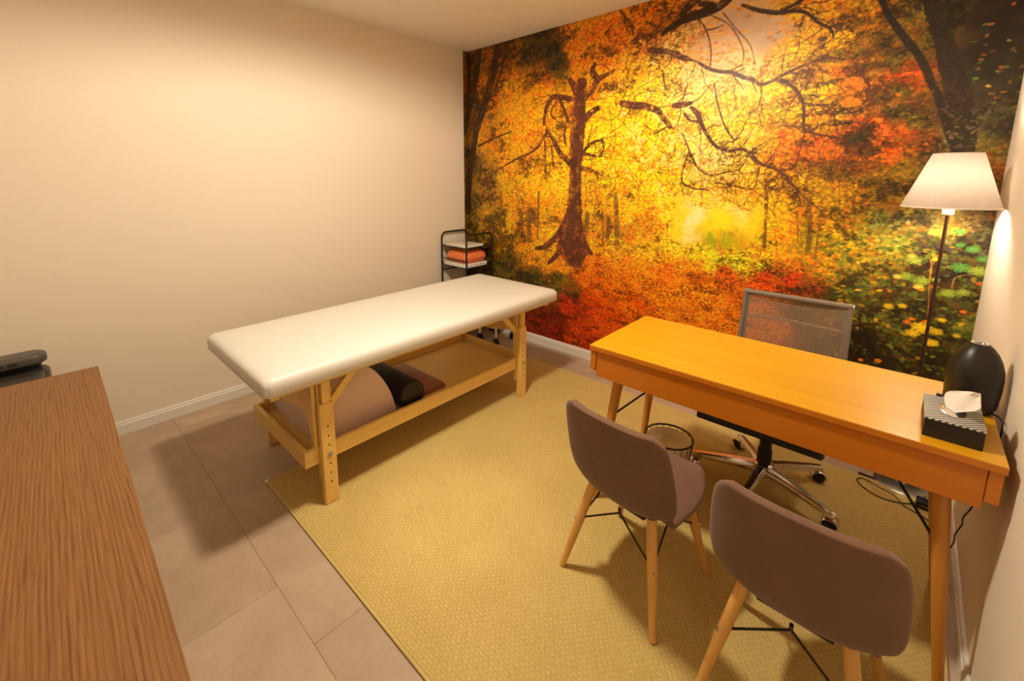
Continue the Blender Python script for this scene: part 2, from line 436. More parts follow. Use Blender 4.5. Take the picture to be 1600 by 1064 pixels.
# printed picture of the mural, in metres on the wall: limbs (x, z, width), large leaves, colour plan (floor-lamp glare painted into the points above its shade)
BR=[(1,'d',[(0.162,2.589,0.0747),(0.105,2.322,0.0765),(0.026,2.104,0.0789),(-0.044,1.893,0.0721)]),(1,'d',[(0.375,2.56,0.0619),(0.329,2.34,0.071),(0.216,2.085,0.0824),(0.122,1.887,0.0769),(0.077,1.702,0.0785),(0.016,1.456,0.0898),(-0.011,1.126,0.0643)]),(1,'d',[(0.011,2.578,0.0523),(0.033,2.321,0.0522),(0.003,2.095,0.053)]),(1,'d',[(0.48,2.51,0.0224),(0.436,2.372,0.0228),(0.375,2.247,0.0233)]),(1,'d',[(0.146,1.746,0.0256),(0.368,1.809,0.0158),(0.558,1.852,0.0111)]),(1,'d',[(0.559,2.516,0.0218),(0.367,2.382,0.0233),(0.329,2.34,0.0237)]),(2,'t',[(1.244,2.146,0.0906),(1.236,2.064,0.1139),(1.23,1.925,0.1319),(1.224,1.759,0.1272),(1.219,1.59,0.1108),(1.22,1.418,0.1),(1.22,1.243,0.1306),(1.214,1.09,0.1802),(1.218,0.977,0.2296),(1.227,0.874,0.2546)]),(2,'t',[(1.202,1.242,0.0717),(1.129,1.073,0.0683),(1.031,0.948,0.0585),(0.927,0.872,0.0475),(0.845,0.852,0.035)]),(2,'t',[(1.19,1.088,0.0849),(1.108,0.934,0.0758),(1.073,0.834,0.0516),(0.984,0.746,0.0335)]),(2,'t',[(1.169,0.972,0.1232),(1.123,0.862,0.0884),(1.2,0.802,0.0616)]),(2,'t',[(1.269,1.043,0.0826),(1.314,0.935,0.07),(1.386,0.872,0.0342)]),(2,'t',[(1.15,2.051,0.0413),(1.072,2.074,0.0425),(0.987,2.084,0.0408),(0.938,2.031,0.0384),(0.914,1.964,0.0323),(0.903,1.884,0.026)]),(2,'t',[(1.061,2.051,0.0244),(1.099,1.975,0.0241),(1.138,1.895,0.0238)]),(2,'t',[(1.116,1.848,0.021),(1.105,1.79,0.0212),(1.126,1.701,0.0211)]),(2,'t',[(1.173,1.552,0.0476),(1.13,1.597,0.0483),(1.074,1.644,0.0462),(1.022,1.716,0.0407),(0.982,1.778,0.0317),(0.93,1.837,0.0258)]),(2,'t',[(0.937,1.821,0.0258),(0.886,1.753,0.023),(0.841,1.699,0.0235),(0.747,1.655,0.0174),(0.633,1.621,0.016),(0.515,1.574,0.0151),(0.376,1.52,0.0119)]),(2,'t',[(0.919,1.751,0.0163),(0.923,1.597,0.0163),(0.933,1.442,0.0131)]),(2,'t',[(0.984,1.708,0.0159),(1.008,1.534,0.0127)]),(2,'t',[(1.025,2.041,0.0155),(0.971,1.973,0.0158),(1.004,1.916,0.0125)]),(2,'t',[(1.271,1.874,0.0621),(1.33,1.93,0.0523),(1.398,1.959,0.0428)]),(2,'t',[(1.275,1.637,0.0285),(1.318,1.683,0.0251),(1.372,1.718,0.0218),(1.446,1.723,0.0185),(1.459,1.667,0.0106)]),(2,'t',[(1.263,1.637,0.0229),(1.354,1.625,0.0221),(1.425,1.608,0.0161),(1.454,1.663,0.0106)]),(2,'t',[(1.268,1.531,0.0344),(1.347,1.511,0.0334),(1.42,1.486,0.027)]),(2,'t',[(1.27,2.037,0.0675),(1.333,2.098,0.0602),(1.384,2.158,0.0482),(1.445,2.18,0.0313),(1.515,2.205,0.0202)]),(2,'t',[(1.219,2.066,0.0688),(1.182,2.141,0.0581),(1.139,2.193,0.0354)]),(2,'t',[(1.384,2.163,0.0428),(1.339,2.223,0.049),(1.358,2.273,0.027)]),(2,'t',[(1.586,1.971,0.0445),(1.664,1.95,0.0478),(1.748,1.937,0.0461),(1.84,1.902,0.0399),(1.887,1.853,0.0369),(1.938,1.791,0.0341)]),(2,'t',[(1.933,1.796,0.0128),(1.875,1.767,0.011),(1.832,1.745,0.0089)]),(2,'t',[(1.958,1.919,0.0336),(2.007,1.918,0.0369),(2.063,1.923,0.024)]),(2,'t',[(2.065,1.896,0.02),(2.107,1.853,0.0314),(2.139,1.784,0.0252),(2.166,1.735,0.023),(2.192,1.695,0.0227),(2.225,1.655,0.0205),(2.26,1.634,0.0202),(2.323,1.616,0.0196),(2.381,1.625,0.0173),(2.425,1.597,0.0203),(2.447,1.571,0.0235),(2.48,1.54,0.0198),(2.567,1.503,0.0142),(2.621,1.459,0.0123),(2.673,1.396,0.009)]),(2,'t',[(2.028,1.86,0.0142),(2.067,1.817,0.014),(2.127,1.801,0.0156)]),(2,'t',[(1.771,2.294,0.0362),(1.85,2.272,0.0371),(1.919,2.248,0.036),(2.011,2.197,0.0325)]),(2,'t',[(2.011,2.197,0.0162),(2.084,2.166,0.0157),(2.148,2.118,0.0229),(2.223,2.088,0.0221),(2.284,2.075,0.0196),(2.345,2.04,0.0208),(2.397,2.019,0.0202),(2.446,1.984,0.0165),(2.49,1.992,0.0161),(2.529,2.007,0.0157),(2.592,2.038,0.0122),(2.668,2.062,0.0117),(2.741,2.078,0.0098),(2.815,2.056,0.008)]),(2,'t',[(2.523,2.004,0.0126),(2.562,1.982,0.0155),(2.601,1.953,0.0167),(2.631,1.916,0.0164),(2.652,1.876,0.0163),(2.665,1.835,0.0147),(2.673,1.753,0.0132),(2.684,1.701,0.0117)]),(2,'t',[(2.684,1.705,0.0103),(2.748,1.687,0.0099),(2.833,1.662,0.0081),(2.916,1.625,0.0064),(2.984,1.578,0.005)]),(2,'t',[(2.684,1.705,0.0073),(2.67,1.606,0.0065),(2.656,1.512,0.006)]),(2,'t',[(2.663,1.858,0.0103),(2.71,1.847,0.01),(2.758,1.835,0.0098),(2.816,1.829,0.0081),(2.884,1.774,0.0078),(2.941,1.675,0.0063)]),(2,'t',[(2.77,1.831,0.0069),(2.806,1.772,0.0068),(2.832,1.675,0.0054)]),(2,'t',[(2.756,1.832,0.0056),(2.74,1.771,0.0045),(2.734,1.722,0.004)]),(2,'t',[(2.855,2.04,0.0066),(2.902,1.959,0.0077),(2.93,1.91,0.0088),(2.927,1.864,0.0063),(2.962,1.798,0.005)]),(2,'t',[(2.908,1.968,0.0051),(2.874,2.01,0.0052),(2.843,2.061,0.0053)]),(2,'t',[(2.66,2.053,0.0059),(2.697,1.973,0.0052),(2.729,1.926,0.0042)]),(2,'d',[(1.852,2.381,0.0261),(1.908,2.408,0.0382),(1.967,2.429,0.0495),(2.051,2.443,0.0595),(2.129,2.45,0.0573),(2.185,2.462,0.0521),(2.258,2.506,0.043)]),(2,'d',[(1.968,2.47,0.0412),(2.012,2.511,0.0485),(2.073,2.547,0.0392)]),(2,'d',[(2.077,2.502,0.0313),(2.141,2.48,0.038),(2.178,2.463,0.0373)]),(2,'d',[(2.311,2.438,0.014),(2.397,2.39,0.0234),(2.49,2.355,0.0239),(2.556,2.346,0.0185),(2.615,2.332,0.0149),(2.653,2.298,0.0146),(2.69,2.258,0.0143),(2.742,2.219,0.0125),(2.76,2.175,0.0055)]),(2,'d',[(2.508,2.357,0.0126),(2.565,2.376,0.0153),(2.625,2.405,0.0119)]),(2,'t',[(2.06,2.43,0.0099),(2.123,2.34,0.0096),(2.158,2.223,0.0083),(2.161,2.131,0.0076)]),(2,'t',[(2.122,2.343,0.0115),(2.181,2.342,0.0093),(2.215,2.356,0.0055)]),(2,'t',[(2.123,2.434,0.0077),(2.251,2.344,0.0072),(2.331,2.209,0.0069),(2.344,2.129,0.0052)]),(2,'t',[(2.21,2.421,0.0074),(2.288,2.316,0.0057),(2.37,2.212,0.0054),(2.406,2.101,0.0047)]),(2,'t',[(2.192,2.026,0.0082),(2.219,1.914,0.0081),(2.266,1.782,0.0091),(2.324,1.688,0.0078)]),(2,'t',[(2.325,1.669,0.0089),(2.357,1.704,0.007),(2.378,1.747,0.0052)]),(2,'t',[(2.025,1.733,0.0123),(2.073,1.63,0.0101),(2.12,1.532,0.0099)]),(2,'t',[(2.073,1.626,0.0081),(2.057,1.569,0.0081),(2.038,1.492,0.0115),(2.043,1.425,0.0107),(2.081,1.401,0.0097),(2.131,1.385,0.0087),(2.213,1.379,0.0076)]),(2,'t',[(2.086,1.609,0.0112),(2.11,1.56,0.0103),(2.141,1.511,0.0102),(2.213,1.471,0.0091),(2.301,1.49,0.008),(2.368,1.501,0.0063),(2.408,1.561,0.0055)]),(2,'t',[(2.24,1.427,0.0083),(2.347,1.409,0.0078),(2.457,1.391,0.0068),(2.477,1.467,0.0066),(2.482,1.518,0.0066)]),(2,'t',[(2.03,1.425,0.0062),(2.067,1.322,0.0058),(2.1,1.26,0.0049)]),(2,'t',[(2.199,1.265,0.007),(2.26,1.264,0.0068)]),(2,'t',[(2.325,1.247,0.0073),(2.388,1.262,0.0071)]),(2,'t',[(2.591,1.484,0.0094),(2.653,1.42,0.0091),(2.733,1.333,0.0073),(2.805,1.277,0.0056)]),(2,'t',[(2.673,1.396,0.0066),(2.706,1.307,0.0059)]),(2,'t',[(1.863,2.151,0.0087),(1.892,2.027,0.0065)]),(2,'t',[(1.782,2.264,0.0081),(1.776,2.217,0.0072)]),(2,'t',[(2.034,2.047,0.0065),(2.009,1.945,0.0057)]),(2,'t',[(1.543,2.589,0.0149),(1.62,2.486,0.0144),(1.647,2.411,0.0095)]),(0,'g',[(1.569,1.338,0.0256),(1.59,1.141,0.0412),(1.6,0.946,0.0467)]),(0,'g',[(1.521,1.16,0.0317),(1.523,1.006,0.032)]),(0,'g',[(1.471,1.206,0.0161),(1.483,0.943,0.0164)]),(0,'g',[(2.526,1.43,0.0227),(2.535,1.3,0.0228),(2.542,1.149,0.0197),(2.549,1.035,0.0232)]),(0,'g',[(1.339,1.174,0.0455),(1.335,0.998,0.0403)]),(0,'g',[(0.762,1.168,0.0425),(0.766,0.933,0.0501)]),(0,'g',[(1.964,1.145,0.0131),(1.97,1.058,0.0131)]),(0,'g',[(2.732,1.344,0.0234),(2.758,1.203,0.0262),(2.76,1.059,0.0266)]),(0,'g',[(2.799,1.277,0.0113),(2.799,1.135,0.0086),(2.798,1.009,0.0087)]),(0,'g',[(2.904,1.248,0.0053),(2.916,1.042,0.0054),(2.92,0.901,0.0055)]),(0,'g',[(2.691,1.271,0.006),(2.712,1.091,0.006)]),(0,'g',[(0.862,1.335,0.0203),(0.857,0.953,0.0208)]),(0,'g',[(0.432,1.325,0.0236),(0.433,0.854,0.0242)]),(1,'k',[(3.099,2.295,0.0607),(3.123,2.221,0.0599),(3.146,2.147,0.0547),(3.171,2.082,0.0604),(3.203,1.985,0.072),(3.23,1.898,0.0793),(3.259,1.797,0.0823),(3.282,1.682,0.0897),(3.304,1.567,0.0607)]),(1,'k',[(2.925,2.334,0.02),(2.952,2.258,0.0222),(2.976,2.213,0.0267),(3.032,2.123,0.0282),(3.065,2.074,0.03),(3.097,2.026,0.0294),(3.126,1.964,0.029),(3.15,1.906,0.0286),(3.177,1.846,0.0282),(3.209,1.768,0.0341),(3.24,1.685,0.0419),(3.27,1.58,0.029)]),(2,'s',[(3.287,1.119,0.0043),(3.263,1.048,0.0035),(3.26,0.958,0.0031)]),(2,'s',[(3.254,1.068,0.0066),(3.259,1.022,0.0066),(3.264,0.926,0.0033),(3.279,0.767,0.0027)]),(2,'s',[(3.34,0.934,0.0032),(3.342,0.987,0.0029),(3.368,1.007,0.0025),(3.389,1.01,0.002)])]
LV=[(3.322,1.209,0.0331,'y'),(3.253,1.2,0.0303,'y'),(3.194,1.061,0.0388,'g'),(3.181,0.971,0.0349,'g'),(3.229,0.959,0.0385,'g'),(3.144,0.965,0.0215,'y'),(3.354,1.042,0.0393,'e'),(3.41,1.032,0.0379,'g'),(3.332,0.913,0.0341,'g'),(3.379,0.925,0.0289,'g'),(3.383,1.13,0.028,'e'),(3.341,1.147,0.0206,'e'),(3.281,0.971,0.0197,'g'),(3.226,0.926,0.0228,'y'),(3.185,1.076,0.0206,'y'),(3.128,0.807,0.0246,'Y'),(3.18,0.818,0.0214,'Y'),(3.262,0.723,0.0505,'Y'),(3.312,0.716,0.0312,'Y'),(3.304,0.657,0.0316,'Y'),(3.231,0.688,0.0329,'Y'),(3.384,0.711,0.017,'Y'),(3.327,0.778,0.0197,'Y'),(3.206,0.74,0.0189,'o'),(3.222,0.76,0.014,'o'),(3.271,0.758,0.0136,'o'),(3.39,0.833,0.0145,'o'),(3.122,0.509,0.0181,'o'),(3.053,0.492,0.0135,'o'),(3.239,0.915,0.0136,'o'),(3.267,1.07,0.0153,'Y'),(3.424,0.973,0.01,'r'),(3.021,0.664,0.008,'o'),(3.333,1.21,0.0246,'e'),(3.419,1.09,0.0236,'e'),(3.124,0.885,0.0098,'o')]
CP=[(0.044,2.488,(120,78,22),0.5,'f'),(0.038,2.033,(95,60,16),0.55,'f'),(0.014,1.62,(80,55,16),0.6,'f'),(0.027,1.253,(110,85,20),0.5,'f'),(0.289,2.231,(190,115,12),0.42,'f'),(0.247,1.787,(190,125,12),0.42,'f'),(0.245,1.38,(140,100,18),0.45,'f'),(0.286,1.082,(165,125,18),0.4,'f'),(0.48,2.469,(130,80,14),0.5,'f'),(0.555,2.197,(205,135,12),0.36,'f'),(0.558,1.879,(215,145,10),0.34,'f'),(0.561,1.551,(220,150,10),0.3,'f'),(0.563,1.271,(205,150,12),0.34,'f'),(0.565,1.042,(200,150,15),0.34,'f'),(0.825,2.482,(72,58,14),0.55,'f'),(1.014,2.4,(70,58,14),0.6,'f'),(0.862,2.257,(150,95,14),0.45,'f'),(0.865,2.108,(215,140,12),0.3,'f'),(0.837,1.91,(225,155,12),0.3,'f'),(0.881,1.388,(245,175,12),0.2,'f'),(0.92,1.176,(215,150,12),0.3,'f'),(0.751,0.943,(205,140,20),0.3,'f'),(1.041,1.493,(250,185,15),0.16,'f'),(0.449,0.885,(190,140,15),0.35,'f'),(0.243,0.896,(140,110,18),0.45,'f'),(0.49,0.68,(95,80,18),0.45,'f'),(0.793,0.606,(95,85,18),0.42,'f'),(1.067,0.593,(110,95,20),0.42,'f'),(1.226,0.566,(120,80,18),0.4,'f'),(1.186,2.482,(215,130,14),0.34,'f'),(1.275,2.332,(220,135,14),0.32,'f'),(1.501,2.483,(215,125,14),0.34,'f'),(1.686,2.523,(205,125,14),0.34,'f'),(1.458,2.343,(230,140,14),0.28,'f'),(1.695,2.381,(225,130,14),0.3,'f'),(1.82,2.473,(190,110,14),0.4,'f'),(1.417,2.132,(240,165,14),0.25,'f'),(1.66,2.182,(240,165,16),0.2,'f'),(1.528,1.942,(250,190,14),0.15,'f'),(1.76,2.044,(250,195,25),0.14,'f'),(1.926,2.141,(250,200,60),0.14,'f'),(1.957,2.291,(235,175,70),0.22,'f'),(1.488,1.721,(255,200,10),0.1,'f'),(1.732,1.751,(255,205,8),0.09,'f'),(1.917,1.657,(255,210,15),0.09,'f'),(2.117,1.727,(255,215,70),0.1,'f'),(1.499,1.491,(248,190,10),0.14,'f'),(1.745,1.533,(255,205,8),0.1,'f'),(1.953,1.446,(255,205,8),0.09,'f'),(1.511,1.255,(220,165,12),0.24,'f'),(1.466,1.06,(190,135,14),0.34,'f'),(1.691,1.217,(235,180,10),0.2,'f'),(1.816,1.134,(190,140,15),0.34,'f'),(1.699,1.079,(190,140,20),0.3,'f'),(1.945,1.231,(250,200,10),0.14,'f'),(1.911,1.074,(215,160,15),0.24,'f'),(2.149,2.291,(205,170,140),0.1,'s'),(2.226,2.221,(215,180,150),0.08,'s'),(2.336,2.34,(190,160,140),0.1,'s'),(2.455,2.263,(195,165,145),0.08,'s'),(2.504,2.236,(195,165,145),0.08,'s'),(2.412,2.221,(205,175,145),0.1,'s'),(2.25,2.145,(240,205,150),0.08,'s'),(2.372,2.125,(240,205,140),0.1,'s'),(2.031,2.351,(205,150,80),0.25,'f'),(2.308,2.082,(250,215,120),0.1,'f'),(2.47,2.108,(240,180,60),0.16,'f'),(2.093,2.039,(250,210,110),0.1,'f'),(2.216,1.911,(250,205,70),0.1,'f'),(2.358,1.895,(252,205,50),0.1,'f'),(2.488,1.916,(255,205,20),0.1,'f'),(2.188,1.799,(250,205,50),0.12,'f'),(2.336,1.75,(252,205,25),0.12,'f'),(2.501,1.774,(252,200,15),0.13,'f'),(2.244,1.565,(248,205,90),0.12,'f'),(2.355,1.524,(245,195,50),0.16,'f'),(2.517,1.594,(240,165,20),0.22,'f'),(2.608,1.626,(225,125,15),0.26,'f'),(2.18,1.406,(245,180,30),0.16,'f'),(2.333,1.37,(240,175,20),0.2,'f'),(2.505,1.374,(225,165,18),0.26,'f'),(2.126,1.178,(252,228,160),0.02,'h'),(2.162,1.234,(252,226,150),0.04,'h'),(2.097,1.078,(250,222,130),0.02,'h'),(2.379,1.25,(250,218,110),0.08,'h'),(2.189,1.293,(246,196,50),0.14,'f'),(2.408,1.314,(240,185,30),0.2,'f'),(2.033,1.214,(252,215,40),0.06,'h'),(2.02,1.084,(250,205,30),0.08,'h'),(2.313,1.171,(250,220,20),0.05,'h'),(2.455,1.181,(240,205,20),0.1,'h'),(2.241,1.124,(225,210,20),0.06,'h'),(2.358,1.062,(165,165,18),0.16,'h'),(2.246,1.055,(150,155,18),0.16,'h'),(2.514,1.089,(205,175,18),0.22,'f'),(2.572,2.304,(230,160,20),0.26,'f'),(2.589,2.138,(248,190,18),0.16,'f'),(2.716,2.271,(215,150,18),0.3,'f'),(2.756,2.139,(235,170,14),0.24,'f'),(2.848,2.242,(190,130,15),0.36,'f'),(2.887,2.114,(185,130,16),0.38,'f'),(2.718,1.986,(235,150,20),0.22,'f'),(2.728,1.887,(252,190,20),0.14,'f'),(2.618,1.833,(255,195,14),0.12,'f'),(2.794,1.783,(252,185,20),0.14,'f'),(2.856,1.935,(215,120,20),0.32,'f'),(2.743,1.738,(250,180,20),0.16,'f'),(2.618,1.52,(228,150,14),0.28,'f'),(2.727,1.621,(215,105,14),0.3,'f'),(2.814,1.584,(205,100,14),0.34,'f'),(2.797,1.483,(185,130,18),0.38,'f'),(2.689,1.414,(220,155,14),0.3,'f'),(2.881,1.711,(205,100,18),0.36,'f'),(2.922,2.017,(150,100,16),0.45,'f'),(2.982,2.125,(125,90,16),0.5,'f'),(2.992,2.238,(125,95,18),0.48,'f'),(3.041,2.198,(120,95,20),0.48,'f'),(2.982,1.918,(195,105,16),0.42,'f'),(3.072,1.935,(190,85,14),0.5,'f'),(3.016,1.823,(165,100,16),0.52,'f'),(3.032,1.984,(110,85,18),0.55,'f'),(3.035,1.866,(100,85,20),0.58,'f'),(3.109,1.813,(105,65,16),0.55,'f'),(3.062,2.023,(75,60,16),0.6,'f'),(3.096,2.102,(95,80,16),0.55,'f'),(2.982,1.704,(215,105,16),0.4,'f'),(3.081,1.666,(205,95,14),0.44,'f'),(3.025,1.746,(95,85,22),0.58,'f'),(2.925,1.66,(110,90,22),0.56,'f'),(3.107,1.739,(130,110,24),0.52,'f'),(3.153,1.632,(150,80,18),0.46,'f'),(3.021,1.577,(200,100,14),0.36,'f'),(2.924,1.548,(190,95,16),0.4,'f'),(3.055,1.482,(170,120,16),0.42,'f'),(3.122,1.512,(130,95,18),0.48,'f'),(2.939,1.417,(195,140,14),0.36,'f'),(2.839,1.348,(190,145,14),0.38,'f'),(3.018,1.386,(165,120,14),0.44,'f'),(3.09,1.388,(120,90,16),0.5,'f'),(2.733,1.273,(205,155,14),0.34,'f'),(2.612,1.267,(235,180,12),0.22,'f'),(2.641,1.121,(225,165,14),0.24,'f'),(2.762,1.132,(175,140,18),0.4,'f'),(2.854,1.21,(205,160,16),0.32,'f'),(2.944,1.251,(170,140,22),0.38,'f'),(2.993,1.154,(150,135,35),0.4,'f'),(2.896,1.075,(180,150,22),0.36,'f'),(2.791,0.99,(190,135,20),0.36,'f'),(2.652,1.009,(215,150,22),0.26,'f'),(2.983,1.016,(150,130,30),0.42,'f'),(2.883,0.931,(150,115,25),0.44,'f'),(3.061,1.226,(110,115,40),0.45,'f'),(3.151,1.264,(120,115,45),0.45,'f'),(3.26,1.286,(135,125,55),0.4,'f'),(3.363,1.292,(110,95,50),0.45,'f'),(3.091,1.064,(140,125,35),0.45,'f'),(3.066,0.96,(120,105,30),0.52,'f'),(3.15,0.873,(65,52,24),0.62,'f'),(3.28,1.119,(62,50,34),0.6,'f'),(3.29,1.212,(130,125,50),0.42,'f'),(3.396,1.191,(75,72,40),0.55,'f'),(3.338,1.002,(52,44,30),0.62,'f'),(3.41,0.922,(62,55,26),0.6,'f'),(2.997,0.879,(80,75,28),0.58,'f'),(2.896,0.807,(60,48,18),0.62,'f'),(3.035,0.781,(68,60,25),0.62,'f'),(3.165,0.74,(75,68,24),0.6,'f'),(3.336,0.844,(80,72,24),0.56,'f'),(3.409,0.765,(95,95,25),0.48,'f'),(3.125,0.662,(95,85,25),0.52,'f'),(3.058,0.573,(50,38,14),0.66,'f'),(3.184,0.573,(72,64,22),0.6,'f'),(3.363,0.624,(75,66,24),0.6,'f'),(3.284,0.534,(55,46,18),0.66,'f'),(2.979,0.551,(45,34,14),0.66,'f'),(3.271,0.831,(70,60,24),0.6,'f'),(3.27,2.173,(38,26,16),0.75,'k'),(3.372,2.098,(34,24,14),0.75,'k'),(3.271,2.014,(44,32,20),0.72,'k'),(3.375,1.943,(42,34,20),0.72,'k'),(3.332,1.843,(50,40,26),0.7,'k'),(3.429,1.804,(50,42,24),0.7,'k'),(3.19,2.191,(60,48,18),0.62,'f'),(3.263,1.768,(62,50,36),0.7,'k'),(3.35,1.705,(72,64,34),0.6,'f'),(3.41,1.673,(55,46,30),0.66,'k'),(3.182,1.747,(75,52,26),0.64,'k'),(3.279,1.64,(110,95,45),0.5,'f'),(3.372,1.606,(105,90,35),0.5,'f'),(3.142,1.722,(110,90,24),0.52,'f'),(3.417,1.48,(120,80,24),0.5,'f'),(3.186,1.541,(110,85,24),0.52,'f'),(3.416,2.038,(32,22,12),0.75,'k'),(0.927,0.877,(235,130,18),0.2,'g'),(0.825,0.782,(225,115,16),0.25,'g'),(1.063,0.73,(228,105,14),0.24,'g'),(1.417,0.931,(235,125,14),0.2,'g'),(1.63,0.954,(235,140,22),0.2,'g'),(1.824,0.998,(238,140,18),0.16,'g'),(2.004,1.017,(245,160,24),0.12,'g'),(2.11,1.007,(245,150,24),0.12,'g'),(2.212,0.997,(225,165,25),0.14,'g'),(2.254,0.96,(215,165,28),0.16,'g'),(2.404,0.958,(195,155,28),0.2,'g'),(2.324,1.03,(230,130,16),0.16,'g'),(2.501,1.041,(235,125,16),0.16,'g'),(2.509,0.952,(205,135,24),0.24,'g'),(1.423,0.806,(232,95,12),0.22,'g'),(1.686,0.865,(238,112,12),0.18,'g'),(1.966,0.924,(242,130,18),0.15,'g'),(2.139,0.894,(235,115,16),0.16,'g'),(1.373,0.644,(220,82,10),0.26,'g'),(1.695,0.698,(230,92,10),0.22,'g'),(1.975,0.79,(232,88,10),0.2,'g'),(2.185,0.822,(215,78,10),0.24,'g'),(2.376,0.852,(205,70,10),0.28,'g'),(2.553,0.84,(190,55,8),0.3,'g'),(2.714,0.848,(165,45,8),0.35,'g'),(2.629,0.911,(190,85,12),0.3,'g'),(2.791,0.843,(120,50,14),0.42,'g'),(1.984,0.654,(225,100,12),0.22,'g'),(2.235,0.701,(222,98,12),0.22,'g'),(2.422,0.736,(212,82,12),0.26,'g'),(1.703,0.552,(215,75,9),0.26,'g'),(1.379,0.488,(195,55,8),0.3,'g'),(1.201,0.398,(165,40,8),0.36,'g'),(1.077,0.259,(110,26,6),0.5,'g'),(0.798,0.314,(120,30,6),0.46,'g'),(1.271,0.193,(175,48,8),0.36,'g'),(1.554,0.369,(200,62,9),0.3,'g'),(1.807,0.476,(215,78,10),0.26,'g'),(0.945,0.111,(130,30,6),0.44,'g'),(1.454,0.106,(170,45,8),0.36,'g'),(2.084,0.491,(225,95,12),0.24,'g'),(2.4,0.564,(220,95,14),0.24,'g'),(2.407,0.48,(210,90,14),0.26,'g'),(0.572,0.328,(90,40,10),0.5,'g'),(2.608,0.612,(200,80,14),0.3,'g'),(2.824,0.662,(90,50,14),0.5,'f'),(1.839,-0.064,(160,50,10),0.4,'g'),(2.803,0.266,(90,45,12),0.5,'g'),(0.063,0.557,(70,60,15),0.5,'f'),(0.059,0.159,(60,45,12),0.5,'f'),(0.493,0.124,(80,30,8),0.5,'g')]

# ================================================================== the room
def struct(name, mb, mat, bevel=None):
    o = mb.build(name, mat, None, None, bevel)
    o['kind'] = 'structure'
    return o

floor = struct('floor', MB().box(0, W, YF, 0, -.08, -.003), M['grout'])
S = .59
tile_cache = {}
def floor_tiles():
    iy = -12
    rows = [(-2.54 + k * S) for k in range(-3, 6)]
    for k, y0 in enumerate(rows):
        y1 = y0 + S
        a, b = max(y0, YF), min(y1, 0)
        if b - a < .01: continue
        off = .47 if (k % 2 == 0) else .175
        x0 = off - S
        while x0 < W:
            xa, xb = max(x0, 0), min(x0 + S, W)
            if xb - xa > .005:
                g = .0004
                dims = (round(xb - xa, 3), round(b - a, 3))
                if dims not in tile_cache:
                    hx, hy = dims[0] / 2 - g, dims[1] / 2 - g
                    mb = MB(); e = .0007
                    mb.loft([[(-hx, -hy, -.004), (hx, -hy, -.004), (hx, hy, -.004), (-hx, hy, -.004)],
                             [(-hx, -hy, -e), (hx, -hy, -e), (hx, hy, -e), (-hx, hy, -e)],
                             [(-hx + e, -hy + e, 0), (hx - e, -hy + e, 0), (hx - e, hy - e, 0), (-hx + e, hy - e, 0)]])
                    o = mb.build('tile', M['tile'], floor)
                    tile_cache[dims] = o
                else:
                    o = tile_cache[dims].copy(); COL.objects.link(o)
                o.location = ((xa + xb) / 2, (a + b) / 2, 0)
            x0 += S
floor_tiles()
struct('ceiling', MB().box(-.12, W + .12, YF - .12, .12, H, H + .1), M['ceiling'])
struct('wall_left', MB().box(-.12, 0, YF, 0, -.08, H), M['wall'])
struct('wall_back', MB().box(-.12, W + .12, 0, .12, -.08, H), M['wall'])
struct('wall_right', MB().box(W, W + .12, YF, 0, -.08, H), M['wall'])
struct('wall_front', MB().box(-.12, W + .12, YF - .12, YF, -.08, H), M['wall'])

HB = .078
prof = [(0, 0), (.013, 0), (.013, HB - .020), (.010, HB - .016), (.010, HB - .012), (.008, HB - .004), (.004, HB), (0, HB)]
e = .0005
struct('baseboard_left', MB().prism([(x + e, z) for x, z in prof], 'y', YF, -.0005), M['white'])
struct('baseboard_back', MB().prism([(-x - e, z) for x, z in prof], 'x', .014, W - .014), M['white'])
struct('baseboard_right', MB().prism([(W - e - x, z) for x, z in prof], 'y', YF, -.0005), M['white'])

# ceiling lamp (above the frame), at the place its shadows and glare point to
cl = thing('ceiling_light', 'round flush ceiling light with warm lit diffuser in middle of ceiling', 'light', (LAMP_X, LAMP_Y, H))
MB().lathe([(.135, 0), (.135, -.03), (.128, -.038), (.122, -.038), (.122, -.034), (.0, -.034)], (LAMP_X, LAMP_Y, H), 40, True, False).build('housing', M['white_plastic'], cl, 40)
MB().lathe([(.121, -.0345), (.118, -.040), (.0005, -.0405)], (LAMP_X, LAMP_Y, H), 40, False, True).build('diffuser', M['led'], cl, 40)

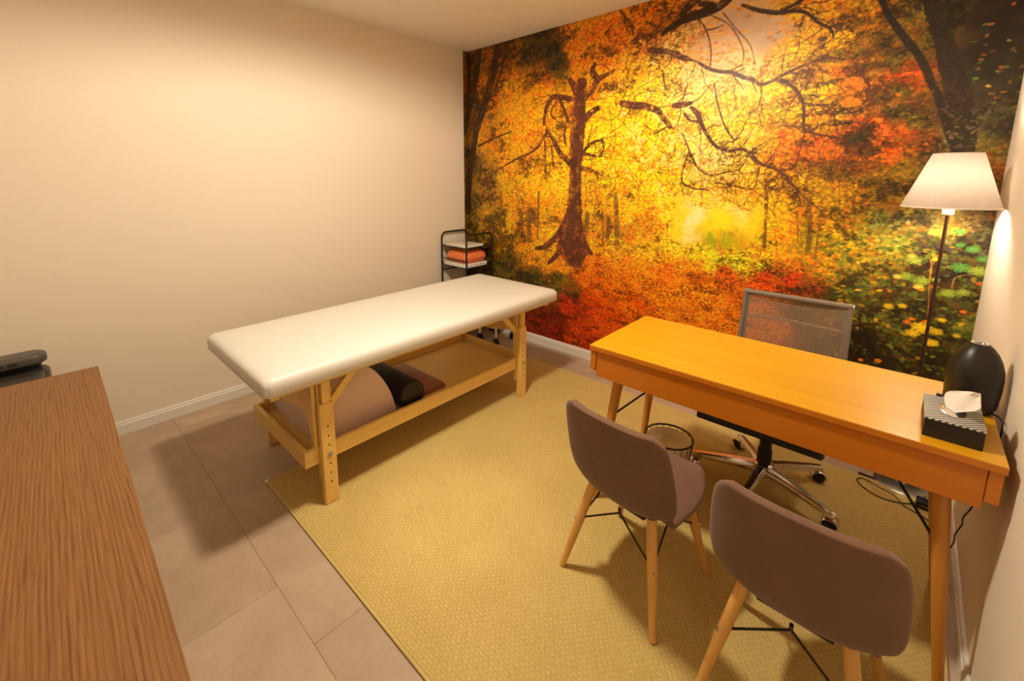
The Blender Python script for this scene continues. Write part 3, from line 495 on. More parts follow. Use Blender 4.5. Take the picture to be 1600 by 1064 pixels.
# ================================================================== mural
def paint_mural(res):
    rs = np.random.RandomState(5)
    u0, u1, z0, z1 = -.055, W, HB - .004, H
    nx = int(round((u1 - u0) / res)) + 1; nz = int(round((z1 - z0) / res)) + 1
    X = np.linspace(u0, u1, nx); Z = np.linspace(z0, z1, nz)
    XX, ZZ = np.meshgrid(X, Z)            # rows = z
    px = res

    def up(a):                            # bilinear from a coarse array to the canvas
        h, w_ = a.shape[:2]
        fi = np.linspace(0, h - 1, nz); fj = np.linspace(0, w_ - 1, nx)
        i0 = np.clip(fi.astype(int), 0, h - 2); j0 = np.clip(fj.astype(int), 0, w_ - 2)
        ti = (fi - i0)[:, None]; tj = (fj - j0)[None, :]
        if a.ndim == 3: ti = ti[..., None]; tj = tj[..., None]
        else: ti = ti * ti * (3 - 2 * ti); tj = tj * tj * (3 - 2 * tj)
        A = a[i0][:, j0]; B = a[i0][:, j0 + 1]; C_ = a[i0 + 1][:, j0]; D_ = a[i0 + 1][:, j0 + 1]
        return (A * (1 - tj) + B * tj) * (1 - ti) + (C_ * (1 - tj) + D_ * tj) * ti

    def vnoise(cell, ax=1.0):             # smooth noise with a feature size in metres
        h = max(3, int((z1 - z0) / cell) + 2); w_ = max(3, int((u1 - u0) / (cell * ax)) + 2)
        return up(rs.rand(h, w_))

    def uniform(a):                       # spread the values evenly over 0..1
        o = np.empty(a.size); o[np.argsort(a, axis=None)] = np.linspace(0, 1, a.size)
        return o.reshape(a.shape)

    def sst(a, lo, hi):
        t_ = np.clip((a - lo) / (hi - lo), 0, 1); return t_ * t_ * (3 - 2 * t_)

    # --- colour plan: inverse-distance blend of the plan points, edges broken by a wobble
    cx = np.array([c[0] for c in CP]); cz = np.array([c[1] for c in CP])
    cc = np.array([c[2] for c in CP], float) / 255.0; cd = np.array([c[3] for c in CP])
    kinds = 'fgshk'
    ck = np.array([[c[4] == k for k in kinds] for c in CP], float)
    gx = np.linspace(u0, u1, 180); gz = np.linspace(z0, z1, 132)
    GX, GZ = np.meshgrid(gx, gz)
    d2 = (GX[..., None] - cx) ** 2 + (GZ[..., None] - cz) ** 2 + 2e-4
    wt = d2 ** -2.2; wt /= wt.sum(-1, keepdims=True)
    wk = d2 ** -3.0; wk /= wk.sum(-1, keepdims=True)
    col = up(wt @ cc); dark = up((wt @ cd)[..., None])[..., 0]; K = up(wk @ ck)
    wz = (vnoise(.10) - .5) * .07 + (vnoise(.03) - .5) * .03; wx = (vnoise(.10) - .5) * .07 + (vnoise(.03) - .5) * .03
    ii = np.clip(((ZZ + wz - z0) / px).astype(int), 0, nz - 1); jj = np.clip(((XX + wx - u0) / px).astype(int), 0, nx - 1)
    col = col[ii, jj]; dark = dark[ii, jj]; K = K[ii, jj]
    kf, kg, ks, kh, kk = [K[..., i] for i in range(5)]

    def cells(size, ax=1.0, seed=0, thin=1.7):
        """leaf mosaic: for every point the nearest jittered leaf: (distance, per-leaf random numbers)"""
        r2 = np.random.RandomState(seed + 11)
        sx, sz = size * ax, size
        w_ = int((u1 - u0) / sx) + 6; h = int((z1 - z0) / sz) + 6
        jx = r2.rand(h, w_); jz = r2.rand(h, w_); ang = r2.rand(h, w_) * PI; rnd = r2.rand(h, w_, 4)
        ca, sa = np.cos(ang), np.sin(ang)
        fz = (ZZ - z0) / sz + 2; fx = (XX - u0) / sx + 2
        ci = fz.astype(int); cj = fx.astype(int)
        best = np.full(XX.shape, 9.0); bi = np.zeros(XX.shape, int); bj = np.zeros(XX.shape, int)
        for di in (-1, 0, 1):
            for dj in (-1, 0, 1):
                a = ci + di; b = cj + dj
                dx = fx - b - jx[a, b]; dz = fz - a - jz[a, b]
                p = dx * ca[a, b] + dz * sa[a, b]; q = -dx * sa[a, b] + dz * ca[a, b]
                dd = np.sqrt(p * p * .65 + q * q * thin)
                m = dd < best
                best = np.where(m, dd, best); bi = np.where(m, a, bi); bj = np.where(m, b, bj)
        return best, rnd[bi, bj]

    n1, n2, n3 = vnoise(.22, 1.3), vnoise(.085, 1.5), vnoise(.035, 1.3)
    dA, rA = cells(.026, 1.3, 1); dB, rB = cells(.0135, 1.3, 2); dC, rC = cells(.009, 1.2, 3)
    U = uniform(.26 * n1 + .32 * n2 + .22 * n3 + .16 * rA[..., 0] + .20 * rB[..., 0] + .10 * rC[..., 0])
    fol = np.clip(kf * 1.2, 0, 1)

    def hue(c, r, n):
        """leaf to leaf and spray to spray colour change: orange, pale yellow, green"""
        v = np.clip(.55 * r + .45 * n, 0, 1)[..., None]
        o = np.array([1.02, .74, .55]); y = np.array([1.04, 1.06, 1.5]); g = np.array([.78, .92, 1.0])
        t0 = np.clip((v - .58) / .18, 0, 1); t1 = np.clip((.42 - v) / .14, 0, 1); t2 = np.clip((.26 - v) / .08, 0, 1) * .8
        return c * (1 + t0 * (o - 1) + t1 * (1 - t2) * (y - 1) + t2 * (g - 1))
    n4 = uniform(vnoise(.06, 1.4) * .6 + vnoise(.14, 1.3) * .4)

    # --- foliage
    shadow = col * .40 * np.array([.95, .88, .9]) + np.array([.035, .024, .010])
    mid = col * .78
    bright = hue(col * (1.06 + .24 * (rB[..., 1:2] - .5) + .22 * (rC[..., 1:2] - .5)), rB[..., 2], n4)
    th = np.clip(dark * .76, .02, .98)
    m1 = sst(U, th - .10, th + .02)[..., None]; m2 = sst(U, th + .02, th + .16)[..., None]
    img = shadow * (1 - m1) + (mid * (1 - m2) + bright * m2) * m1
    gap = sst(uniform(vnoise(.030, 3.2) * .55 + vnoise(.07, 2.2) * .3 + .15 * rB[..., 0]), .52, .66) * np.clip(1 - np.hypot((XX - 2.86) / .42, (ZZ - 1.80) / .52), 0, 1) ** .6
    gcl = np.where(rA[..., 3:4] > .5, np.array([.20, .19, .06]), np.array([.16, .10, .04])) * (.7 + .6 * rC[..., 1:2])
    img = img * (1 - .85 * gap[..., None]) + gcl * .85 * gap[..., None]
    # leaf outlines
    img = img * (1 - .22 * sst(dB, .42, .70) * fol)[..., None]

    def leaves(img, d, r, amt, lo, hi, keep, region, size=.5):
        a = sst(size - d, 0, .14) * (r[..., 0] < keep) * region * amt
        b = lo + (hi - lo) * r[..., 1]
        c = hue(col * b[..., None], r[..., 2], n4)
        return img * (1 - a[..., None]) + np.minimum(c, 1) * a[..., None]

    # --- limbs
    pal = {'t': (82, 43, 26), 'd': (50, 32, 14), 'g': (104, 70, 24), 'k': (34, 25, 17), 's': (165, 110, 45)}
    def stroke(img, pts, colr, alpha=1.0, rough=.25, hl=False):
        c = np.array(colr) / 255.0
        for (xa, za, wa), (xb, zb, wb) in zip(pts[:-1], pts[1:]):
            m = max(wa, wb) * .8 + 2 * px
            i0 = max(int((min(za, zb) - m - z0) / px), 0); i1 = min(int((max(za, zb) + m - z0) / px) + 2, nz)
            j0 = max(int((min(xa, xb) - m - u0) / px), 0); j1 = min(int((max(xa, xb) + m - u0) / px) + 2, nx)
            if i1 <= i0 or j1 <= j0: continue
            xx, zz = XX[i0:i1, j0:j1], ZZ[i0:i1, j0:j1]
            dx, dz = xb - xa, zb - za; L2 = dx * dx + dz * dz + 1e-9
            t = np.clip(((xx - xa) * dx + (zz - za) * dz) / L2, 0, 1)
            d = np.hypot(xx - xa - t * dx, zz - za - t * dz)
            r = (wa + (wb - wa) * t) * .5
            nn = .6 * n3[i0:i1, j0:j1] + .4 * rC[i0:i1, j0:j1, 3]
            r = r * (1 - rough + 2 * rough * nn)
            a = np.clip((r - d) / px + .5, 0, 1) * alpha
            cc_ = c[None, None] * (.70 + .6 * nn[..., None])
            if hl:      # warm light caught on one flank of the printed trunk
                side = (xx - xa - t * dx) / np.maximum(r, 1e-4)
                gl = sst(-side, .35, .8) * (rC[i0:i1, j0:j1, 2] > .45) * (n3[i0:i1, j0:j1] > .38) * .8
                cc_ = cc_ * (1 - gl[..., None]) + np.array([.72, .36, .10]) * gl[..., None]
            img[i0:i1, j0:j1] = img[i0:i1, j0:j1] * (1 - a[..., None]) + cc_ * a[..., None]
        return img

    def smooth(pts, n=4):
        P = np.array(pts, float); out = []
        for i in range(len(P) - 1):
            p0, p1, p2, p3 = P[max(i - 1, 0)], P[i], P[i + 1], P[min(i + 2, len(P) - 1)]
            for k in range(n):
                t = k / n
                out.append(tuple(.5 * (2 * p1 + (p2 - p0) * t + (2 * p0 - 5 * p1 + 4 * p2 - p3) * t * t + (3 * p1 - p0 - 3 * p2 + p3) * t ** 3)))
        out.append(tuple(P[-1])); return out
    BS = [(l, k, smooth(p)) for l, k, p in BR]

    # pale gaps of sky between the yellow leaves
    crown = np.clip(1.15 - np.hypot((XX - 1.98) / .62, (ZZ - 1.80) / .62), 0, 1) * fol
    us = uniform(vnoise(.05, 1.2) * .5 + vnoise(.02) * .3 + .2 * rB[..., 3])
    a = sst(us, 1 - .26 * np.clip(crown * 1.6, .001, 1), 1.04 - .26 * np.clip(crown * 1.6, .001, 1)) * (crown > 0)
    img = img * (1 - a[..., None] * .8) + np.array([.97, .86, .62]) * a[..., None] * .8

    for layer, k, pts in BS:
        if layer == 0: img = stroke(img, pts, pal[k], .7, .4)
    img = leaves(img, dB, rB,   .8, .8, 1.12, .34, fol * np.clip(1.1 - dark * 1.4, 0, 1))
    for layer, k, pts in BS:
        if layer == 1: img = stroke(img, pts, pal[k], .95)
    # fine hanging twigs
    for k in range(330):
        if k % 4: x, z = rs.uniform(1.25, 2.95), rs.uniform(1.30, 2.55)
        else: x, z = rs.uniform(0, 1.5), rs.uniform(1.4, 2.5)
        a = rs.uniform(-2.6, -.5); wd = rs.uniform(.0034, .0062); pts = []
        for s in range(rs.randint(5, 13)):
            pts.append((x, z, wd)); a += rs.normal(0, .32); x += .030 * math.cos(a); z += .030 * math.sin(a); wd *= .94
        img = stroke(img, pts, (92, 46, 18), .66, .25)
    for layer, k, pts in BS:
        if layer == 2 and k != 's':
            wmax = max(p[2] for p in pts)
            img = stroke(img, pts, pal[k], .96, .2, hl=(k == 't' and wmax > .05))
            if k in 'td' and wmax < .05:      # side twigs along the limbs
                for (xa, za, wa), (xb, zb, wb) in zip(pts[:-1], pts[1:]):
                    if rs.rand() < .33:
                        a = math.atan2(zb - za, xb - xa) + rs.choice([-1, 1]) * rs.uniform(.5, 1.2); x, z, wd = xb, zb, min(wb * .45, .008); tw = []
                        for s in range(rs.randint(4, 10)):
                            tw.append((x, z, max(wd, .0034))); a += rs.normal(-.08, .3); x += .026 * math.cos(a); z += .026 * math.sin(a); wd *= .9
                        img = stroke(img, tw, pal[k], .8, .2)
    # leaves in front of the limbs, sparse
    img = leaves(img, dA, rA, .9, .9, 1.15, .10, fol * np.clip(1.2 - dark * 2.0, 0, 1) * sst(n2, .45, .75), .46)
    img = leaves(img, dC, rC, .7, .95, 1.25, .10, fol * np.clip(1.1 - dark * 1.4, 0, 1))

    # --- sky: sprays of leaves over pale grey
    s_ = np.clip(ks * 1.3, 0, 1)
    sky = col * (.97 + .08 * (n3[..., None] - .5))
    dS, rS = cells(.021, 1.7, 12)
    spray = np.array([.88, .55, .16]) * (.8 + .4 * rS[..., 1:2])
    a = sst(.50 - dS, 0, .14) * ((rS[..., 0] * .5 + n2 * .5) < .47) * .85
    sky = sky * (1 - a[..., None]) + spray * a[..., None]
    sm = s_ * sst(us * .5 + s_ * .75, .35, .6)
    img = img * (1 - sm[..., None]) + sky * sm[..., None]
    for layer, k, pts in BS:
        if layer == 2 and k in 'td' and max(p[1] for p in pts) > 2.0 and max(p[0] for p in pts) > 1.6: img = stroke(img, pts, pal[k], .85, .2)

    # --- ground litter
    g = sst(kg + .25 * (rB[..., 3] - .5), .42, .62)
    gcol = col * np.array([1.06, 1.22, 1.1]) * (.98 + .22 * (vnoise(.05, 2.0) - .5))[..., None]
    gi = gcol * .66
    for size, ax, seed, lo, hi, cov in ((.017, 1.9, 21, .70, 1.05, .66), (.0105, 1.8, 22, .72, 1.2, .60), (.0078, 1.6, 23, .65, 1.4, .50)):
        d, r = cells(size, ax, seed)
        a = sst(cov - d, 0, .16) * (r[..., 0] < .72)
        c = gcol * (lo + (hi - lo) * r[..., 1])[..., None]
        c = c * np.stack([np.ones_like(d), .80 + .5 * r[..., 2], .9 + .3 * r[..., 3]], -1)
        gi = gi * (1 - a[..., None]) + c * a[..., None]
    du = uniform(vnoise(.03, 2.2) * .6 + .4 * rC[..., 0])
    gi = gi * (1 - .42 * (1 - sst(du, dark * .7 - .05, dark * .7 + .06)))[..., None]
    img = img * (1 - g[..., None]) + gi * g[..., None]
    for layer, k, pts in BS:      # trunk base and roots stand over the litter
        if layer == 0: img = stroke(img, pts[-5:], pal[k], .5, .4)
    for layer, k, pts in BS:
        if k == 't' and min(p[1] for p in pts) < 1.05 and max(p[0] for p in pts) < 1.42: img = stroke(img, pts, pal[k], .96, .3, hl=True)

    # --- haze and far meadow
    dH, rH = cells(.011, .55, 31)
    hz = col * (.94 + .16 * (rH[..., 1] - .3) * np.clip(dark * 6, 0, 1))[..., None]
    a = sst(kh + .9 * (us - .5), .18, .72) * .85
    img = img * (1 - a[..., None]) + hz * a[..., None]

    # --- dark wood: few lit leaves
    dK, rK = cells(.017, 1.4, 41)
    kd = col * (.8 + .5 * n3)[..., None]
    kd = kd * (1 - .25 * sst(n2, .4, .7))[..., None]
    a = sst(.46 - dK, 0, .16) * ((rK[..., 0] * .6 + (1 - n2) * .4) < .22) * (.3 + .7 * rK[..., 3])
    lc = np.stack([.24 + .40 * rK[..., 1], .27 + .24 * rK[..., 2], .08 + .08 * rK[..., 3]], -1)
    kd = kd * (1 - a[..., None]) + lc * a[..., None]
    km = sst(kk + .3 * (us - .5), .35, .7)
    img = img * (1 - km[..., None]) + kd * km[..., None]
    for layer, k, pts in BS:
        if k == 'k': img = stroke(img, pts, pal[k], .95, .12)
    fade = np.clip((1.98 - ZZ) / .22, 0, 1) * np.clip((ZZ - 1.55) / .1, 0, 1) * np.clip((XX - 2.95) / .12, 0, 1)
    img = leaves(img, dA, rA, .9, .5, 1.0, .55, fade * sst(n2, .25, .6), .5)
    img = leaves(img, dB, rB, .9, .6, 1.1, .45, fade, .5)

    # --- undergrowth at the right: leaves large enough to tell apart
    lp = {'g': (132, 152, 52), 'e': (84, 142, 62), 'y': (200, 184, 70), 'Y': (216, 182, 26), 'o': (230, 118, 18), 'r': (214, 60, 20)}
    low = np.clip((XX - 2.62) / .3, 0, 1) * np.clip((1.32 - ZZ) / .2, 0, 1) * fol
    for size, seed, keep in ((.030, 51, .34), (.020, 52, .40)):
        d, r = cells(size, 1.45, seed, 2.2)
        a = sst(.50 - d, 0, .13) * ((r[..., 0] * .55 + (1 - U) * .45) < keep) * low * .9
        yel = (r[..., 3] > .86)[..., None]
        lc = np.where(yel, np.array([.74, .58, .10]), np.array([.36, .42, .13])) * (.45 + .65 * r[..., 1:2]) * np.array([1, 1, 1])
        img = img * (1 - a[..., None]) + lc * a[..., None]
    for layer, k, pts in BS:
        if k == 's': img = stroke(img, pts, pal[k], .9, .1)
    for q, (x, z, rad, kcol) in enumerate(LV):
        rot = rs.uniform(0, 6.28); m = rad * 1.2
        i0 = max(int((z - m - z0) / px), 0); i1 = min(int((z + m - z0) / px) + 2, nz)
        j0 = max(int((x - m - u0) / px), 0); j1 = min(int((x + m - u0) / px) + 2, nx)
        if i1 <= i0 or j1 <= j0: continue
        dx = (XX[i0:i1, j0:j1] - x); dz = (ZZ[i0:i1, j0:j1] - z) * 1.45
        thh = np.arctan2(dz, dx) + rot; rr = np.hypot(dx, dz)
        lim = rad * (.62 + .36 * np.abs(np.cos(2.5 * thh)) + .05 * np.cos(15 * thh))
        a = np.clip((lim - rr) / px + .5, 0, 1) * .95
        f = .84 + .26 * np.abs(np.sin(2.5 * thh)) + .3 * (n3[i0:i1, j0:j1] - .5) - .22 * rr / rad
        c = (np.array(lp[kcol]) / 255.0)[None, None] * f[..., None]
        img[i0:i1, j0:j1] = img[i0:i1, j0:j1] * (1 - a[..., None]) + c * a[..., None]
    img = np.clip(img, 0.012, 1.0)
    linear = np.where(img <= .04045, img / 12.92, ((img + .055) / 1.055) ** 2.4)
    return X, Z, linear

MURAL_GAIN = (1.40, 1.34, 1.15)
def build_mural():
    X, Z, c = paint_mural(.0030)
    nx, nz = len(X), len(Z)
    c = np.clip(c * np.array(MURAL_GAIN), 0, .95)
    XX, ZZ = np.meshgrid(X, Z)
    co = np.zeros((nz, nx, 3), np.float32)
    co[..., 0] = np.where(XX < 0, .0022, np.maximum(XX, .0022)); co[..., 1] = np.where(XX < 0, XX, -.0022); co[..., 2] = ZZ
    co[..., 0] = np.minimum(co[..., 0], W - .001)
    me = bpy.data.meshes.new('forest_mural')
    nv = nx * nz; nf = (nx - 1) * (nz - 1)
    me.vertices.add(nv); me.vertices.foreach_set('co', co.ravel())
    i = np.arange(nv).reshape(nz, nx)
    q = np.stack([i[:-1, :-1], i[:-1, 1:], i[1:, 1:], i[1:, :-1]], -1).reshape(-1).astype(np.int32)
    me.loops.add(nf * 4); me.loops.foreach_set('vertex_index', q)
    me.polygons.add(nf); me.polygons.foreach_set('loop_start', np.arange(0, nf * 4, 4, dtype=np.int32))
    me.update(calc_edges=True)
    at = me.color_attributes.new('print', 'FLOAT_COLOR', 'POINT')
    rgba = np.ones((nv, 4), np.float32); rgba[:, :3] = c.reshape(-1, 3)
    at.data.foreach_set('color', rgba.ravel())
    t = NT('printed_wallpaper')
    a = t.n('ShaderNodeAttribute', attribute_name='print')
    f = t.noise(t.coord((1, 1, 1)), 300, 2, .6)
    g = t.ramp(f, [(.25, (.80, .80, .80)), (.75, (1.15, 1.15, 1.15))])
    col = t.mix(1.0, a.outputs['Color'], g, 'MULTIPLY')
    t.bump(t.noise(t.coord((1, 1, 1)), 500, 2), .05, .0005)
    me.materials.append(t.base(col, .42, .35))
    o = bpy.data.objects.new('forest_mural', me); COL.objects.link(o)
    tag(o, 'wall-sized printed mural of an autumn forest path in yellow and orange', 'mural')
build_mural()

# ================================================================== rug
RX0, RX1, RY0, RY1 = 1.04, 3.40, -2.362, -.312
rug = thing('sisal_rug', 'large flat woven straw-coloured rug under desk and chairs', 'rug', (RX0, RY0, 0))
MB().loft([rrect(RX0 + .012, RX1 - .012, RY0 + .012, RY1 - .012, .0005, .004), rrect(RX0 + .012, RX1 - .012, RY0 + .012, RY1 - .012, .009, .004)]).build('rug_weave', M['sisal'], rug)
for (a, b, c, d) in ((RX0, RX1, RY0, RY0 + .0118), (RX0, RX1, RY1 - .0118, RY1), (RX0, RX0 + .0118, RY0 + .012, RY1 - .012), (RX1 - .0118, RX1, RY0 + .012, RY1 - .012)):
    MB().box(a, b, c, d, .0005, .0095).build('edge_binding', M['binding'], rug, 35, .002)
cn = MB().prism([(RX0 - .006, RY0 + .020), (RX0 - .004, RY0 - .006), (RX0 + .022, RY0 - .005), (RX0 + .010, RY0 + .004), (RX0 + .004, RY0 + .010)], 'z', .0097, .0105)
tag(cn.build('corner_tape', M['paper'], rug), 'scrap of white tape on the rug corner')
RZ = .0095

# ================================================================== massage table
def massage_table():
    x0, x1, y0, y1 = .705, 1.475, -2.47, -.555
    zb, zt = .630, .700
    T = thing('massage_table', 'cream padded massage table on a honey-coloured pine frame with lower shelf', 'massage table', ((x0 + x1) / 2, (y0 + y1) / 2, 0))
    rings = []
    for d, z in ((.005, zb), (.0, zb + .005), (.0, zb + .044), (.0025, zb + .056), (.009, zb + .066), (.021, zb + .074), (.040, zt + .009), (.070, zt + .0135), (.11, zt + .0165), (.18, zt + .018), (.28, zt + .019)):
        rings.append(rrect(x0 + d, x1 - d, y0 + d, y1 - d, z, max(.034 - d * .4, .012), 6))
    mt = MB().loft(rings).build('mattress', M['vinyl'], T, 60)
    for cx, cy in ((x0 + .010, y0 + .010), (x1 - .010, y0 + .010), (x0 + .010, y1 - .010), (x1 - .010, y1 - .010)):
        sx = 1 if cx > 1 else -1; sy = 1 if cy > -1.5 else -1
        MB().tube([(cx + sx * .0002, cy + sy * .0002, zb + .008), (cx + sx * .0002, cy + sy * .0002, zb + .050)], .0016, 6).build('seam', M['vinyl'], mt, 60)
    # frame below the pad
    MB().box(.76, 1.42, -2.43, -2.395, .59, zb).build('frame_rail', M['pine_x'], T, None, .003)
    MB().box(.76, 1.42, -.63, -.595, .59, zb).build('frame_rail', M['pine_x'], T, None, .003)
    MB().box(.745, .775, -2.43, -.595, .59, zb).build('frame_rail', M['pine_y'], T, None, .003)
    MB().box(1.375, 1.405, -2.43, -.595, .59, zb).build('frame_rail', M['pine_y'], T, None, .003)
    # legs: outer sliding board with peg holes, inner post up to the pad
    xo = (1.410, .715); ys = ((-2.235, -2.170), (-.885, -.820))
    for sx in (0, 1):
        for k, (ya, yb) in enumerate(ys):
            s = 1 if sx == 0 else -1
            xa, xb = sorted((xo[sx], xo[sx] - s * .032))
            zf = RZ if sx == 0 else 0.0
            lg = MB().box(xa, xb, ya, yb, zf, .492).build('leg', M['pine'], T, None, .004)
            ix0, ix1 = sorted((xo[sx] - s * .0325, xo[sx] - s * .066))
            MB().box(ix0, ix1, ya + .004, yb + .006, .12, .59).build('post', M['pine'], T, None, .003)
            MB().box(xa + .006, xb - .004, ya + .016, yb - .012, .4925, .592).build('guide_strip', M['pine'], T, None, .002)
            yc = (ya + yb) / 2
            xf = xo[sx] + s * .0004
            for j in range(7):
                z = .115 + j * .045
                ring = lambda r, xx: [(xx, yc + r * math.cos(2 * PI * q / 10), z + r * math.sin(2 * PI * q / 10)) for q in range(10)]
                if j == 3:
                    b = MB(); b.loft([ring(.011, xf), ring(.010, xf + s * .003), ring(.005, xf + s * .004)])
                    for q in range(4):
                        a = q * PI / 4
                        b.tube([(xf + s * .003, yc - .013 * math.cos(a), z - .013 * math.sin(a)), (xf + s * .003, yc + .013 * math.cos(a), z + .013 * math.sin(a))], .0018, 6)
                    tag(b.build('star_bolt', M['steel'], lg, 40), 'steel star-headed bolt')
                else:
                    MB().loft([ring(.0042, xf - s * .0003), ring(.0042, xf)]).build('peg_hole', M['hole'], lg)
            # brace up to the pad
            sy = 1 if k == 0 else -1
            xm = (ix0 + ix1) / 2 + s * .004
            yp = yb + .004 if k == 0 else ya - .002
            pa, pb = Vector((xm, yp, .468)), Vector((xm, yp + sy * .125, .592))
            d = (pb - pa).normalized(); n = Vector((0, -d.z, d.y)) * .017
            MB().prism([((pa - n).y, (pa - n).z), ((pa + n).y, (pa + n).z), ((pb + n).y, (pb + n).z), ((pb - n).y, (pb - n).z)], 'x', xm - .012, xm + .012).build('brace', M['pine_y'], T, None, .002)
    # arched end boards
    for yc in (-2.243, -.812):
        xa, xb = .752, 1.373
        lo = [(.030, .215), (.034, .300), (.040, .355), (.052, .392), (.074, .420), (.105, .432), (.150, .430), (.220, .412), (.290, .398)]
        lo = [(p.x, p.y) for p in catmull([(q[0], q[1], 0) for q in lo], 3)]
        pr = [(xa, .592), (xa, .215)] + [(xa + d, z) for d, z in lo] + [(xb - d, z) for d, z in reversed(lo)] + [(xb, .215), (xb, .592)]
        ap = MB().prism(pr, 'y', yc - .008, yc + .008).build('arched_end_board', M['pine'], T)
        for xs in (xa + .022, xb - .022):
            for zs in (.30, .53):
                MB().prism([(xs + .004 * math.cos(q), zs + .004 * math.sin(q)) for q in np.linspace(0, 2 * PI, 9)[:-1]], 'y', yc - .0085, yc - .008).build('screw_hole', M['hole'], ap)
    # lower shelf
    sx0, sx1, sy0, sy1 = .752, 1.376, -2.300, -.790
    MB().box(sx0 + .02, sx1 - .02, sy0 + .02, sy1 - .02, .222, .232).build('shelf_board', M['plywood'], T)
    MB().box(sx1 - .022, sx1, sy0, sy1, .205, .280).build('shelf_rail', M['pine_y'], T, None, .003)
    MB().box(sx0, sx0 + .022, sy0, sy1, .205, .280).build('shelf_rail', M['pine_y'], T, None, .003)
    MB().box(sx0 + .022, sx1 - .022, sy0, sy0 + .022, .205, .280).build('shelf_rail', M['pine_x'], T, None, .003)
    MB().box(sx0 + .022, sx1 - .022, sy1 - .022, sy1, .205, .280).build('shelf_rail', M['pine_x'], T, None, .003)
massage_table()

# cushion, roll and towel on the shelf
def wedge():
    pr = [(-2.205, .2335), (-1.785, .2335), (-1.772, .242), (-1.772, .258)]
    pr += [(p.x, p.y) for p in catmull([(-1.778, .275, 0), (-1.800, .350, 0), (-1.838, .430, 0), (-1.890, .505, 0), (-1.945, .550, 0), (-2.01, .572, 0)], 4)]
    pr += [(-2.10, .575), (-2.16, .565), (-2.20, .53), (-2.213, .46), (-2.212, .25)]
    rings = []
    cy = sum(p[0] for p in pr) / len(pr); cz = sum(p[1] for p in pr) / len(pr)
    for x, s in ((.785, .93), (.79, .975), (.80, 1), (1.285, 1), (1.297, .985), (1.302, .95)):
        rings.append([(x, cy + (p[0] - cy) * s, max(cz + (p[1] - cz) * s, .2335)) for p in pr])
    o = MB().loft(rings).build('wedge_cushion', M['blush'], None, 50)
    tag(o, 'blush pink waffle-covered wedge cushion on the shelf under massage table', 'cushion')
wedge()
b = thing('bolster_roll', 'black cylindrical bolster roll leaning on pink cushion under the massage table', 'bolster', (1.05, -1.69, .2335))
bc = (-1.690, .2335 + .078)
def xring(x, r, n=32): return [(x, bc[0] + r * math.cos(2 * PI * k / n), bc[1] + r * math.sin(2 * PI * k / n)) for k in range(n)]
MB().loft([xring(.80, .070), xring(.806, .0765), xring(.815, .078), xring(1.325, .078), xring(1.334, .0765), xring(1.338, .072)]).build('roll', M['bolster'], b, 40)
MB().loft([xring(1.3382, .071), xring(1.3386, .070)]).build('end_cap', M['black'], b)
tw = thing('folded_towel', 'folded brown towel lying flat on the shelf beside the bolster', 'towel', (1.06, -1.50, .2325))
MB().loft([rrect(.86, 1.27, -1.60, -1.40, .2328, .02), rrect(.857, 1.273, -1.603, -1.397, .240, .02), rrect(.86, 1.27, -1.60, -1.40, .247, .02)]).build('lower_fold', M['towel'], tw, 50)
MB().loft([rrect(.864, 1.262, -1.597, -1.405, .2472, .02), rrect(.861, 1.266, -1.600, -1.402, .252, .02), rrect(.866, 1.260, -1.596, -1.408, .258, .02)]).build('upper_fold', M['towel'], tw, 50)

# ================================================================== desk
def desk():
    x0, x1, y0, y1, zt = 2.218, 3.413, -1.390, -.838, .75
    D = thing('writing_desk', 'glossy honey-coloured wooden writing desk with splayed tapered legs', 'desk', ((x0 + x1) / 2, (y0 + y1) / 2, 0))
    MB().box(x0, x1, y0, y1, zt - .022, zt - .0016).build('top_board', M['desk_front'], D, None, .002)
    MB().box(x0 + .0005, x1 - .0005, y0 + .0005, y1 - .0005, zt - .0016, zt).build('top_veneer', M['desk'], D)
    MB().box(x0 + .004, x0 + .030, y0 + .006, y1 - .004, .637, zt - .0222).build('side_panel', M['desk_front'], D, None, .002)
    MB().box(x1 - .030, x1 - .004, y0 + .006, y1 - .004, .637, zt - .0222).build('side_panel', M['desk_front'], D, None, .002)
    MB().box(x0 + .031, x1 - .031, y0 + .010, y0 + .030, .612, zt - .0222).build('front_panel', M['desk_front'], D, None, .002)
    MB().box(x0 + .031, x1 - .031, y1 - .026, y1 - .008, .637, zt - .0222).build('back_panel', M['desk_front'], D, None, .002)
    MB().box(x0 + .031, x1 - .031, y0 + .031, y1 - .027, .618, .630).build('drawer_bottom', M['desk_front'], D)
    for sx in (-1, 1):
        for sy in (-1, 1):
            cx = (x0 + x1) / 2; cy = (y0 + y1) / 2
            top = Vector((cx + sx * .495, cy + sy * .185, .617)); bot = Vector((cx + sx * .560, cy + sy * .235, RZ + .0035))
            MB().tube([top, top.lerp(bot, .5), bot], [.0225, .018, .0125], 16).build('leg', M['desk_leg'], D, 40)
            pl = top.lerp(bot, .33)
            apx = Vector((cx + sx * .33, cy + sy * .02, .616))
            MB().tube([pl, apx], .0042, 8).build('brace_rod', M['black'], D, 40)
desk()

